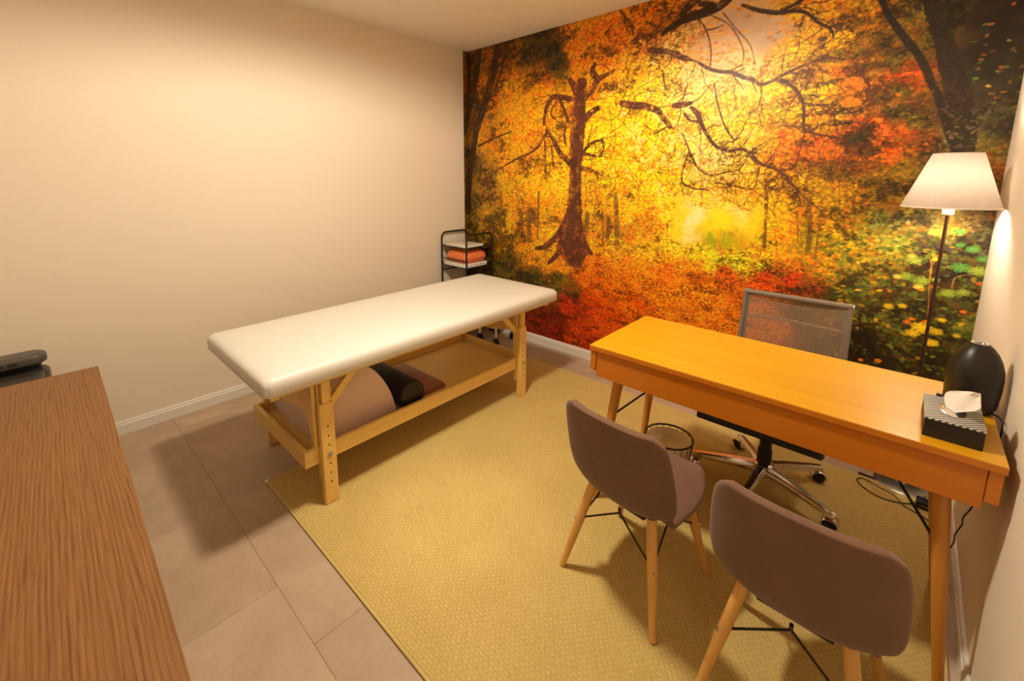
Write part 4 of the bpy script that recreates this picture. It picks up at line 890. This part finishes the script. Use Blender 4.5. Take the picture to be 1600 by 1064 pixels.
# ================================================================== side chairs
def shell_mesh():
    prof = [(-.226, .708), (-.223, .680), (-.215, .630), (-.205, .572), (-.193, .512), (-.179, .450), (-.155, .396), (-.110, .366), (-.04, .362), (.04, .378), (.11, .400), (.165, .410), (.20, .398)]
    hw = [.162, .196, .209, .215, .218, .217, .206, .182, .186, .202, .198, .172, .125]
    bend = [.020, .034, .044, .050, .054, .056, .050, .040, .030, .024, .018, .012, .006]
    P = catmull([(y, z, 0) for y, z in prof], 3); HW = catmull([(a, 0, 0) for a in hw], 3); BD = catmull([(a, 0, 0) for a in bend], 3)
    ns = 17; rows = []
    for i, p in enumerate(P):
        t = (P[min(i + 1, len(P) - 1)] - P[max(i - 1, 0)]).normalized()
        nrm = Vector((-t.y, t.x)) * -1.0           # towards the sitter
        if nrm.x < 0 and nrm.y < 0: nrm = -nrm
        row = []
        for k in range(ns):
            s = -1 + 2 * k / (ns - 1)
            b = BD[i].x * (abs(s) ** 2.4)
            x = HW[i].x * (s - .07 * s * abs(s) ** 3)
            row.append((x, p.x + nrm.x * b, p.y + nrm.y * b))
        rows.append(row)
    return rows, ns

def side_chair(name, label, loc, rz, group):
    C = thing(name, label, 'chair', (0, 0, 0), group)
    rows, ns = shell_mesh()
    m = MB(); m.loft(rows, False, False, closed=False)
    sh = m.build('seat_shell', M['taupe'], C, 80)
    so = sh.modifiers.new('thick', 'SOLIDIFY'); so.thickness = .026; so.offset = 0.0
    su = sh.modifiers.new('soft', 'SUBSURF'); su.levels = 1; su.render_levels = 2
    MB().box(-.085, .085, -.105, -.080, .330, .343).build('seat_bracket', M['black'], C, None, .003)
    MB().box(-.085, .085, .080, .105, .358, .371).build('seat_bracket', M['black'], C, None, .003)
    feet = {}
    for sx in (-1, 1):
        for sy in (-1, 1):
            top = Vector((sx * .115, sy * .112, .366)); bot = Vector((sx * .186, sy * .190, RZ + .0035))
            lg = MB().tube([top, top.lerp(bot, .45), bot], [.0165, .0165, .0105], 14).build('leg', M['beech'], C, 40)
            feet[sx, sy] = (top, bot)
            q = top.lerp(bot, .42); o = Vector((sx * .0145, sy * .0145, 0)) * .8
            MB().tube([q + o, q + o * 1.25], .0045, 8).build('leg_bolt', M['steel'], lg, 40)
    for a, b, ap in (((-1, -1), (1, -1), (0, -.118, .315)), ((-1, 1), (1, 1), (0, .118, .315)), ((-1, -1), (-1, 1), (-.122, 0, .315)), ((1, -1), (1, 1), (.122, 0, .315))):
        ap = Vector(ap)
        for q in (a, b):
            tp, bt = feet[q]; e = tp.lerp(bt, .42)
            MB().tube([e, ap], .0034, 8).build('brace_rod', M['black'], C, 40)
        MB().tube([ap, (ap.x, ap.y, .332)], .005, 8).build('brace_hub', M['black'], C, 40)
    C.location = loc; C.rotation_euler = (0, 0, R(rz))
    return C
side_chair('side_chair', 'taupe velvet side chair with wooden legs standing nearer the massage table', (2.560, -1.590, 0), -6, 'taupe chairs in front of the desk')
side_chair('side_chair', 'taupe velvet side chair with wooden legs standing beside the wall at desk corner', (3.066, -1.655, 0), -2, 'taupe chairs in front of the desk')

# ================================================================== office chair
def office_chair():
    cx, cy = 2.79, -.735
    C = thing('office_chair', 'swivel office chair with grey mesh back and chrome five-star base behind the desk', 'chair', (cx, cy, 0))
    # seat
    rings = []
    pr = [(-1.005, .385), (-1.012, .398), (-1.000, .418), (-.960, .430), (-.85, .434), (-.60, .428), (-.50, .432), (-.485, .420), (-.50, .404), (-.62, .396), (-.85, .398), (-.965, .388)]
    MB().loft([[(x, cy + (y - cy) * s, .41 + (z - .41) * s) for y, z in pr] for x, s in ((cx - .236, .93), (cx - .23, 1), (cx + .23, 1), (cx + .236, .93))]).build('seat', M['black_plastic'], C, 40)
    # back: two chrome side tubes, mesh panel, padded top roll
    def spine(sx): return [(cx + sx * .205, -.60, .385), (cx + sx * .215, -.52, .39), (cx + sx * .222, -.47, .43), (cx + sx * .224, -.455, .50), (cx + sx * .222, -.440, .62), (cx + sx * .220, -.424, .75), (cx + sx * .218, -.412, .860)]
    for sx in (-1, 1):
        MB().tube(catmull(spine(sx), 4), .0105, 10).build('back_tube', M['silver_grey'], C, 50)
    rows = []
    for y, z, w_ in ((-.452, .46, .224), (-.452, .50, .224), (-.445, .56, .222), (-.438, .62, .221), (-.430, .69, .219), (-.422, .76, .217), (-.412, .86, .214)):
        rows.append([(cx + w_ * s, y + .022 * (1 - s * s), z) for s in np.linspace(-1, 1, 13)])
    MB().loft(rows, False, False, closed=False).build('mesh_panel', M['mesh'], C, 60)
    for sx in (-1, 1):
        st = []
        for y, z, w_ in ((-.452, .46, .224), (-.445, .56, .222), (-.430, .69, .219), (-.412, .86, .214)):
            st.append([(cx + sx * w_, y - .003, z), (cx + sx * (w_ - .020), y + .003, z), (cx + sx * (w_ - .020), y + .005, z), (cx + sx * w_, y - .001, z)])
        MB().loft(st).build('mesh_hem', M['silver_grey'], C, 60)
    MB().tube([(cx - .226, -.410, .866), (cx + .226, -.410, .866)], .0135, 14).build('top_roll', M['silver_grey'], C, 40)
    for sx in (-1, 1):
        MB().tube([(cx + sx * .2262, -.410, .866), (cx + sx * .231, -.410, .866)], [.0135, .011], 14).build('end_plug', M['chrome'], C, 40)
    MB().tube([(cx - .21, -.395, .735), (cx, -.365, .735), (cx + .21, -.395, .735)], .008, 10).build('back_crossbar', M['chrome'], C, 40)
    # column and base
    MB().lathe([(.028, .09), (.030, .10), (.030, .20), (.025, .205), (.025, .245), (.016, .25), (.016, .315), (.05, .378), (.05, .395)], (cx, cy, 0), 24).build('gas_lift', M['black_plastic'], C, 40)
    MB().lathe([(.030, .062), (.036, .07), (.042, .10), (.042, .128), (.034, .135), (.0285, .135)], (cx, cy, 0), 24, True, False).build('hub', M['chrome'], C, 40)
    for k in range(5):
        a = R(50 + 72 * k); d = Vector((math.cos(a), math.sin(a), 0)); s = Vector((-d.y, d.x, 0)); c0 = Vector((cx, cy, 0))
        rg = []
        for r, hw, z0, z1 in ((.030, .026, .084, .128), (.12, .022, .082, .119), (.25, .017, .074, .100), (.305, .015, .070, .090), (.312, .010, .072, .086)):
            p = c0 + d * r
            rg.append([p + s * hw + Vector((0, 0, z0)), p + s * hw * 1.0 + Vector((0, 0, (z0 + z1) / 2)), p + s * hw * .55 + Vector((0, 0, z1)), p - s * hw * .55 + Vector((0, 0, z1)), p - s * hw + Vector((0, 0, (z0 + z1) / 2)), p - s * hw + Vector((0, 0, z0))])
        MB().loft(rg).build('base_arm', M['chrome'], C, 40)
        p = c0 + d * .295
        cs = MB().tube([p + Vector((0, 0, .040)), p + Vector((0, 0, .074))], .006, 8).build('castor', M['steel'], C, 40)
        aw = R(20 + 130 * k); ax = Vector((math.cos(aw), math.sin(aw), 0)); n = Vector((-ax.y, ax.x, 0))
        zc = RZ + .0255
        for sg in (-1, 1):
            def wr(off, r): return [p + n * off + ax * (r * math.cos(2 * PI * q / 18)) + Vector((0, 0, zc + r * math.sin(2 * PI * q / 18))) for q in range(18)]
            MB().loft([wr(sg * .006, .023), wr(sg * .008, .0255), wr(sg * .019, .0255), wr(sg * .022, .022)]).build('wheel', M['black_plastic'], cs, 40)
        hd = []
        for q in range(9):
            an = R(-10 + 200 * q / 8)
            hd.append([p + ax * (.031 * math.cos(an)) + n * o_ + Vector((0, 0, zc + .031 * math.sin(an))) for o_ in (-.027, .027)])
        h = MB(); h.loft(hd, False, False, closed=False)
        ho = h.build('castor_hood', M['chrome'], cs, 50)
        ho.modifiers.new('t', 'SOLIDIFY').thickness = .002
office_chair()

# ================================================================== floor lamp
def floor_lamp():
    cx, cy = 3.272, -.275
    L = thing('floor_lamp', 'slim dark floor lamp with lit cream cone shade in the corner behind the desk', 'lamp', (cx, cy, 0))
    MB().lathe([(.098, .0005), (.100, .003), (.099, .010), (.094, .013), (.02, .016), (.012, .03)], (cx, cy + .02, 0), 48).build('base', M['steel'], L, 35)
    MB().lathe([(.0062, .03), (.0062, 1.305)], (cx, cy, 0), 16).build('pole', M['bronze'], L, 35)
    MB().lathe([(.012, 1.300), (.019, 1.305), (.019, 1.338), (.016, 1.345), (.016, 1.385), (.013, 1.39)], (cx, cy, 0), 24).build('socket', M['white_plastic'], L, 35)
    zb, zt, rb, rt = 1.335, 1.560, .1545, .077
    n = 64
    def ring(r, z): return [(cx + r * math.cos(2 * PI * k / n), cy + r * math.sin(2 * PI * k / n), z) for k in range(n)]
    sh = MB().loft([ring(rb + (rt - rb) * q / 10, zb + (zt - zb) * q / 10) for q in range(11)], False, False).build('shade', M['shade'], L, 60)
    MB().loft([ring(rb - .0005, zb - .001), ring(rb + .0012, zb - .001), ring(rb + .0004, zb + .004), ring(rb - .0015, zb + .004), ring(rb - .0005, zb - .001)], False, False).build('lower_hoop', M['paper'], sh, 60)
    MB().loft([ring(rt - .0012, zt - .003), ring(rt + .0008, zt - .003), ring(rt, zt + .001), ring(rt - .0015, zt + .001), ring(rt - .0012, zt - .003)], False, False).build('upper_hoop', M['paper'], sh, 60)
    for k in range(3):
        a = R(30 + 120 * k)
        MB().tube([(cx + .016 * math.cos(a), cy + .016 * math.sin(a), 1.375), (cx + .142 * math.cos(a), cy + .142 * math.sin(a), 1.372)], .0015, 6).build('spoke', M['steel'], sh)
    MB().lathe([(.011, 1.39), (.014, 1.405), (.024, 1.425), (.029, 1.447), (.026, 1.468), (.014, 1.483), (.002, 1.487)], (cx, cy, 0), 20).build('bulb', M['bulb'], L, 60)
floor_lamp()

# ================================================================== things on the desk
def tissue_box():
    x0, x1, y0, y1, z0, z1 = 3.254, 3.371, -1.336, -1.150, .7503, .806
    T = thing('tissue_box', 'black tissue box with ribbed silver lid on the desk corner', 'tissue box', ((x0 + x1) / 2, (y0 + y1) / 2, z0))
    MB().loft([rrect(x0, x1, y0, y1, z0, .004), rrect(x0, x1, y0, y1, z1 - .004, .004)]).build('box', M['black_plastic'], T, 40)
    MB().loft([rrect(x0 - .001, x1 + .001, y0 - .001, y1 + .001, z1 - .0038, .005), rrect(x0 - .001, x1 + .001, y0 - .001, y1 + .001, z1, .005), rrect(x0 + .004, x1 - .004, y0 + .004, y1 - .004, z1 + .0005, .003)]).build('ribbed_lid', M['rib'], T, 40)
    cx, cy = (x0 + x1) / 2, (y0 + y1) / 2
    n = 24
    def el(a, b, z): return [(cx + a * math.cos(2 * PI * k / n), cy + b * math.sin(2 * PI * k / n), z) for k in range(n)]
    MB().loft([el(.024, .046, z1 + .0006), el(.027, .050, z1 + .002), el(.022, .044, z1 + .003)]).build('slot_rim', M['chrome'], T, 60)
    # tissue: one crumpled sheet pulled out of the slot
    g = MB(); rows = []
    N, K = 12, 15
    rr = random.Random(4)
    for i in range(N):
        v = i / (N - 1); row = []
        hw = .004 + .050 * math.sin(PI * min(v * .93 + .06, 1)) ** .8
        for k in range(K):
            u = -1 + 2 * k / (K - 1)
            fold = .010 * math.sin(5.0 * u + 2.2 * v) * v
            s = hw * u
            x = cx - .006 + .040 * v + s * .50 - fold * .7
            y = cy - .004 - .030 * v - s * .85 - fold
            z = z1 + .003 + .088 * v ** .8 - .014 * (u * u) * v - .022 * max(0, v - .6)
            row.append((x, y, z))
        rows.append(row)
    g.loft(rows, False, False, closed=False)
    o = g.build('paper_tissue', M['tissue'], None, 80)
    o.modifiers.new('t', 'SOLIDIFY').thickness = .0012
    s = o.modifiers.new('s', 'SUBSURF'); s.levels = 1; s.render_levels = 2
    tag(o, 'white paper tissue pulled halfway out of the black box', 'tissue')
tissue_box()

def diffuser():
    cx, cy = 3.360, -1.035
    D = thing('aroma_diffuser', 'dark glossy bottle-shaped aroma diffuser on the desk beside the wall', 'diffuser', (cx, cy, .75))
    MB().lathe([(.046, .7503), (.050, .752), (.058, .770), (.0602, .783)], (cx, cy, 0), 40, True, True).build('base', M['ceramic'], D, 40)
    MB().lathe([(.0598, .7832), (.0605, .786), (.0605, .7875), (.0598, .790)], (cx, cy, 0), 40).build('seam_ring', M['bronze'], D, 40)
    MB().lathe([(.0590, .7902), (.0610, .80), (.0625, .83), (.0625, .860), (.0605, .885), (.0535, .912), (.0430, .936), (.031, .953), (.0215, .9615), (.012, .959), (.009, .945)], (cx, cy, 0), 40).build('cover', M['ceramic'], D, 50)
    MB().lathe([(.0205, .9618), (.022, .9635), (.0195, .966), (.0130, .9645), (.011, .9600)], (cx, cy, 0), 32, False, False).build('outlet_ring', M['steel'], D, 60)
    MB().loft([rrect(cx - .073, cx - .0585, cy - .008, cy + .004, .765, .002), rrect(cx - .073, cx - .0585, cy - .008, cy + .004, .775, .002)]).build('switch', M['black_plastic'], D, 40)
    c = catmull([(3.405, -1.055, .757), (3.418, -1.075, .760), (3.425, -1.10, .756), (3.4265, -1.105, .735), (3.4265, -1.10, .69), (3.424, -1.06, .60), (3.421, -1.00, .47), (3.416, -.985, .40), (3.408, -.94, .33), (3.412, -.905, .28), (3.405, -.875, .22), (3.408, -.85, .17), (3.402, -.80, .09), (3.398, -.775, .04), (3.397, -.79, .0125)], 5)
    MB().tube(c, .0022, 8).build('power_cord', M['cable'], D, 60)
diffuser()

# ================================================================== bin under the desk
def waste_bin():
    cx, cy = 2.452, -1.035
    B = thing('waste_bin', 'small round black wire bin with beige liner under the desk', 'bin', (cx, cy, 0))
    z0, z1, r0, r1, n = RZ, .255, .082, .106, 40
    def ring(r, z): return [(cx + r * math.cos(2 * PI * k / n), cy + r * math.sin(2 * PI * k / n), z) for k in range(n)]
    MB().loft([ring(r0 - .004, z0 + .004), ring(r1 - .006, z1 - .012), ring(r1 - .0065, z1 - .012), ring(r1 - .012, z1 - .050), ring(.05, z1 - .060), ring(.01, z1 - .062)], True, True).build('liner', M['liner'], B, 60)
    MB().tube([Vector(ring(r1, z1)[k % n]) for k in range(n + 1)], .0045, 8).build('rim', M['black'], B, 60)
    MB().tube([Vector(ring(r0, z0 + .004)[k % n]) for k in range(n + 1)], .0038, 8).build('base_ring', M['black'], B, 60)
    MB().tube([Vector(ring((r0 + r1) / 2, (z0 + z1) / 2)[k % n]) for k in range(n + 1)], .002, 6).build('hoop', M['black'], B, 60)
    for k in range(0, n, 2):
        MB().tube([ring(r0, z0 + .004)[k], ring(r1, z1)[k]], .0016, 6).build('wire', M['black'], B)
M['liner'] = plain('beige_liner', (236, 216, 170), .45, var=.06)
waste_bin()

# ================================================================== cables by the corner
ad = thing('power_adapter', 'black power adapter with looped thin cord on floor near the lamp base', 'adapter', (3.345, -.40, 0))
MB().loft([rrect(3.325, 3.375, -.425, -.375, .0098, .006), rrect(3.325, 3.375, -.425, -.375, .040, .006), rrect(3.329, 3.371, -.421, -.379, .044, .004)]).build('brick', M['black_plastic'], ad, 40)
MB().box(3.335, 3.365, -.4256, -.4251, .026, .028).build('groove', M['steel'], ad)
MB().tube(catmull([(3.325, -.400, .020), (3.30, -.425, .013), (3.24, -.455, .012), (3.19, -.452, .012), (3.15, -.425, .012), (3.125, -.395, .012), (3.120, -.365, .012), (3.135, -.345, .012), (3.16, -.352, .014), (3.20, -.405, .030), (3.25, -.425, .030), (3.29, -.455, .013), (3.335, -.475, .012), (3.37, -.50, .012)], 6), .0022, 8).build('cord', M['cable'], ad, 60)

# ================================================================== storage trolley in the corner
def trolley():
    x0, x1, y0, y1 = .030, .362, -.375, -.055
    T = thing('storage_trolley', 'black metal tube trolley standing in the corner behind massage table', 'trolley', ((x0 + x1) / 2, (y0 + y1) / 2, 0))
    for x in (x0, x1):
        MB().tube(arc([(x, y0, .055), (x, y0, .955), (x, y1, .955), (x, y1, .055)], .055, 6), .0085, 10).build('end_frame', M['black'], T, 50)
        for z in (.60, .28):
            MB().tube([(x, y0, z), (x, y1, z)], .005, 8).build('end_bar', M['black'], T, 50)
    for zs in (.835, .656, .40, .14):
        for y in (y0, y1):
            for dz in ((0, .064) if zs < .8 else (0,)):
                MB().tube([(x0, y, zs + dz), (x1, y, zs + dz)], .0048, 8).build('shelf_bar', M['black'], T, 50)
        for x in (x0, x1):
            MB().tube([(x, y0, zs), (x, y1, zs)], .0048, 8).build('shelf_bar', M['black'], T, 50)
        MB().box(x0 + .006, x1 - .006, y0 + .006, y1 - .006, zs - .003, zs + .0005).build('shelf', M['black'], T)
    for x in (x0, x1):
        for y in (y0, y1):
            cs = MB().tube([(x, y, .040), (x, y, .056)], .006, 8).build('castor', M['black'], T)
            def wr(off, r): return [(x + r * math.cos(2 * PI * q / 16), y + off, .0265 + r * math.sin(2 * PI * q / 16)) for q in range(16)]
            MB().loft([wr(-.014, .022), wr(-.012, .026), wr(.012, .026), wr(.014, .022)]).build('wheel', M['black_plastic'], cs, 40)
    for z in (.955 - .08, .79):
        MB().tube([(x1 + .0086, y0, z - .03), (x1 + .0096, y0, z - .03)], .004, 8).build('rivet', M['steel'], T)
trolley()
def stack(name, label, cat, x0, x1, y0, y1, z, n, h, mat, seed):
    rr = random.Random(seed)
    T = thing(name, label, cat, ((x0 + x1) / 2, (y0 + y1) / 2, z))
    for k in range(n):
        a = [rr.uniform(-.004, .004) for _ in range(4)]; zz = z + k * h
        MB().loft([rrect(x0 + a[0] + .002, x1 + a[1] - .002, y0 + a[2] + .002, y1 + a[3] - .002, zz + .0003, .012), rrect(x0 + a[0], x1 + a[1], y0 + a[2], y1 + a[3], zz + h * .5, .012), rrect(x0 + a[0] + .003, x1 + a[1] - .003, y0 + a[2] + .003, y1 + a[3] - .003, zz + h * .98, .012)]).build('fold', mat, T, 50)
stack('folded_cloth', 'folded white cloth on the top shelf of the black trolley', 'cloth', .055, .330, -.362, -.120, .8356, 2, .009, M['paper'], 3)
stack('folded_sheet', 'folded white sheets under the orange packet on the black trolley', 'sheet', .042, .350, -.366, -.095, .6566, 2, .017, M['paper'], 4)
pk = thing('orange_packet', 'plump orange packet in clear film on the second trolley shelf', 'packet', (.20, -.235, .691))
rg = []
for q in range(15):
    t = q / 14
    k_ = math.sqrt(max(1 - ((t - .38) / .64) ** 2, .02)) if t > .38 else math.sqrt(1 - ((.38 - t) / .62) ** 2)
    sk = 1 + .05 * math.sin(q * 1.7)
    rg.append(rrect(.200 - .150 * k_ * sk, .200 + .150 * k_, -.225 - .140 * k_, -.225 + .140 * k_ * sk, .691 + .132 * t, .06 * k_, 6))
MB().loft(rg).build('contents', M['orange'], pk, 60)
rg2 = [[(.200 + (x - .200) * 1.02, -.225 + (y + .225) * 1.02, .6907 + (z - .691) * 1.02) for x, y, z in r] for r in rg]
MB().loft(rg2).build('clear_wrap', M['film'], pk, 60)

# low wheeled stand beside the trolley: only its feet show below the table
def stand():
    x0, x1, y0, y1 = .452, .650, -.300, -.080
    T = thing('wheeled_stand', 'low wheeled stand with white stems and black castors seen under massage table', 'stand', ((x0 + x1) / 2, (y0 + y1) / 2, 0))
    for x in (x0, x1):
        for y in (y0, y1):
            MB().lathe([(.011, .058), (.011, .34)], (x, y, 0), 14).build('stem', M['white_plastic'], T, 40)
            cs = MB().lathe([(.016, .042), (.02, .048), (.02, .064), (.012, .068)], (x, y, 0), 14).build('castor', M['black_plastic'], T, 40)
            for o_ in (-.011, .011):
                def wr(off, r): return [(x + off, y + r * math.cos(2 * PI * q / 16), .0265 + r * math.sin(2 * PI * q / 16)) for q in range(16)]
                MB().loft([wr(o_ - .008, .022), wr(o_ - .006, .026), wr(o_ + .006, .026), wr(o_ + .008, .022)]).build('wheel', M['black_plastic'], cs, 40)
    MB().loft([rrect(x0 - .012, x1 + .012, y0 - .012, y1 + .012, .340, .02), rrect(x0 - .012, x1 + .012, y0 - .012, y1 + .012, .352, .02)]).build('top_tray', M['white_plastic'], T, 40)
    MB().tube([(x0, y0, .150), (x1, y0, .150)], .004, 8).build('cross_bar', M['white_plastic'], T)
    MB().tube([(x0, y0, .135), (x1, y1, .135)], .006, 8).build('cross_brace', M['black'], T)
    MB().tube([(x0, y1, .150), (x1, y1, .150)], .004, 8).build('cross_bar', M['black'], T)
stand()

# ================================================================== sideboard and appliance
def sideboard():
    T = thing('oak_sideboard', 'long oak-grained laminate sideboard top along the near side of the room', 'sideboard', (1.85, -3.20, 0))
    x0, x1, y0, y1, z = .948, 2.80, -3.50, -2.905, .75
    MB().box(x0, x1, y0, y1, z - .028, z).build('top', M['oak'], T, None, .0012)
    MB().box(x0 + .012, x0 + .034, y0 + .01, y1 - .012, .0005, z - .0285).build('side_panel', M['oak'], T, None, .001)
    MB().box(x1 - .034, x1 - .012, y0 + .01, y1 - .012, .0005, z - .0285).build('side_panel', M['oak'], T, None, .001)
    MB().box(x0 + .0345, x1 - .0345, y0 + .01, y0 + .028, .0005, z - .0285).build('back_panel', M['oak'], T)
    MB().box(x0 + .0345, x1 - .0345, y0 + .03, y1 - .035, .06, .078).build('bottom_panel', M['oak'], T)
    nd = 4; wd = (x1 - x0 - .07) / nd
    for k in range(nd):
        a = x0 + .035 + k * wd
        d = MB().box(a + .002, a + wd - .002, y1 - .033, y1 - .014, .06, z - .031).build('door', M['oak'], T, None, .001)
        MB().tube(arc([(a + wd - .05, y1 - .0138, .50), (a + wd - .05, y1 + .008, .50), (a + wd - .05, y1 + .008, .62), (a + wd - .05, y1 - .0138, .62)], .008, 4), .004, 8).build('handle', M['steel'], d, 50)
    T.rotation_euler = (0, 0, R(-1.3))
sideboard()

def appliance():
    # floor-standing unit whose rounded control panel rises behind the sideboard end
    x0, x1, y0, y1 = .330, .700, -3.48, -3.015
    T = thing('grey_appliance', 'dark grey plastic appliance with rounded control panel between sideboard and wall', 'appliance', ((x0 + x1) / 2, (y0 + y1) / 2, 0))
    MB().loft([rrect(x0, x1, y0, y1, .03, .06), rrect(x0, x1, y0, y1, .645, .06), rrect(x0 + .006, x1 - .006, y0 + .006, y1 - .006, .655, .056)]).build('body', M['grey_dark'], T, 40)
    MB().loft([rrect(x0 + .012, x0 + .085, y0 + .02, y1 - .025, .6552, .035), rrect(x0 + .012, x0 + .085, y0 + .02, y1 - .025, .692, .035)]).build('recess', M['black_plastic'], T, 40)
    # raised control band along the far side, its end rounded off
    rg = []
    for d, z in ((.004, .692), (.0, .696), (.0, .722), (.003, .730), (.012, .736), (.024, .738)):
        rg.append(rrect(x0 + .004 + d, x0 + .115 - d * .6, y0 + .01 + d, y1 - .004 - d * 1.2, z, .050 - d * .8, 8))
    cb = MB().loft(rg).build('control_band', M['grey_plastic'], T, 60)
    for k, (ya, wd) in enumerate(((-3.125, .030), (-3.165, .022), (-3.195, .022), (-3.245, .030))):
        MB().box(x0 + .1145, x0 + .1165, ya - wd / 2, ya + wd / 2, .703, .720).build('button', M['grey_dark'] if k < 3 else M['black_plastic'], cb, None, .001)
    MB().loft([rrect(x0 + .118, x1 - .015, y0 + .015, y1 - .02, .6552, .05), rrect(x0 + .118, x1 - .015, y0 + .015, y1 - .02, .664, .05), rrect(x0 + .124, x1 - .021, y0 + .021, y1 - .026, .668, .05)]).build('lid', M['grey_dark'], T, 40)
    for x in (x0 + .06, x1 - .06):
        for y in (y0 + .06, y1 - .06):
            MB().lathe([(.018, .0005), (.02, .004), (.02, .0298)], (x, y, 0), 14).build('foot', M['black_plastic'], T, 40)
    T.scale = (1, 1, .945)
appliance()

# black flat cord along the rug edge, beside the lamp
fc = MB()
fc.loft([[(x, y + dy, z + dz) for dy, dz in ((-.009, 0), (.009, 0), (.009, .010), (-.009, .010))] for x, y, z in ((3.118, -.298, .001), (3.16, -.300, .001), (3.22, -.303, .001), (3.30, -.304, .001), (3.36, -.302, .001))])
tag(fc.build('flat_cord_cover', M['cable'], None, None, .003), 'flat black cord strip lying on the floor along the rug edge near the lamp', 'cord')
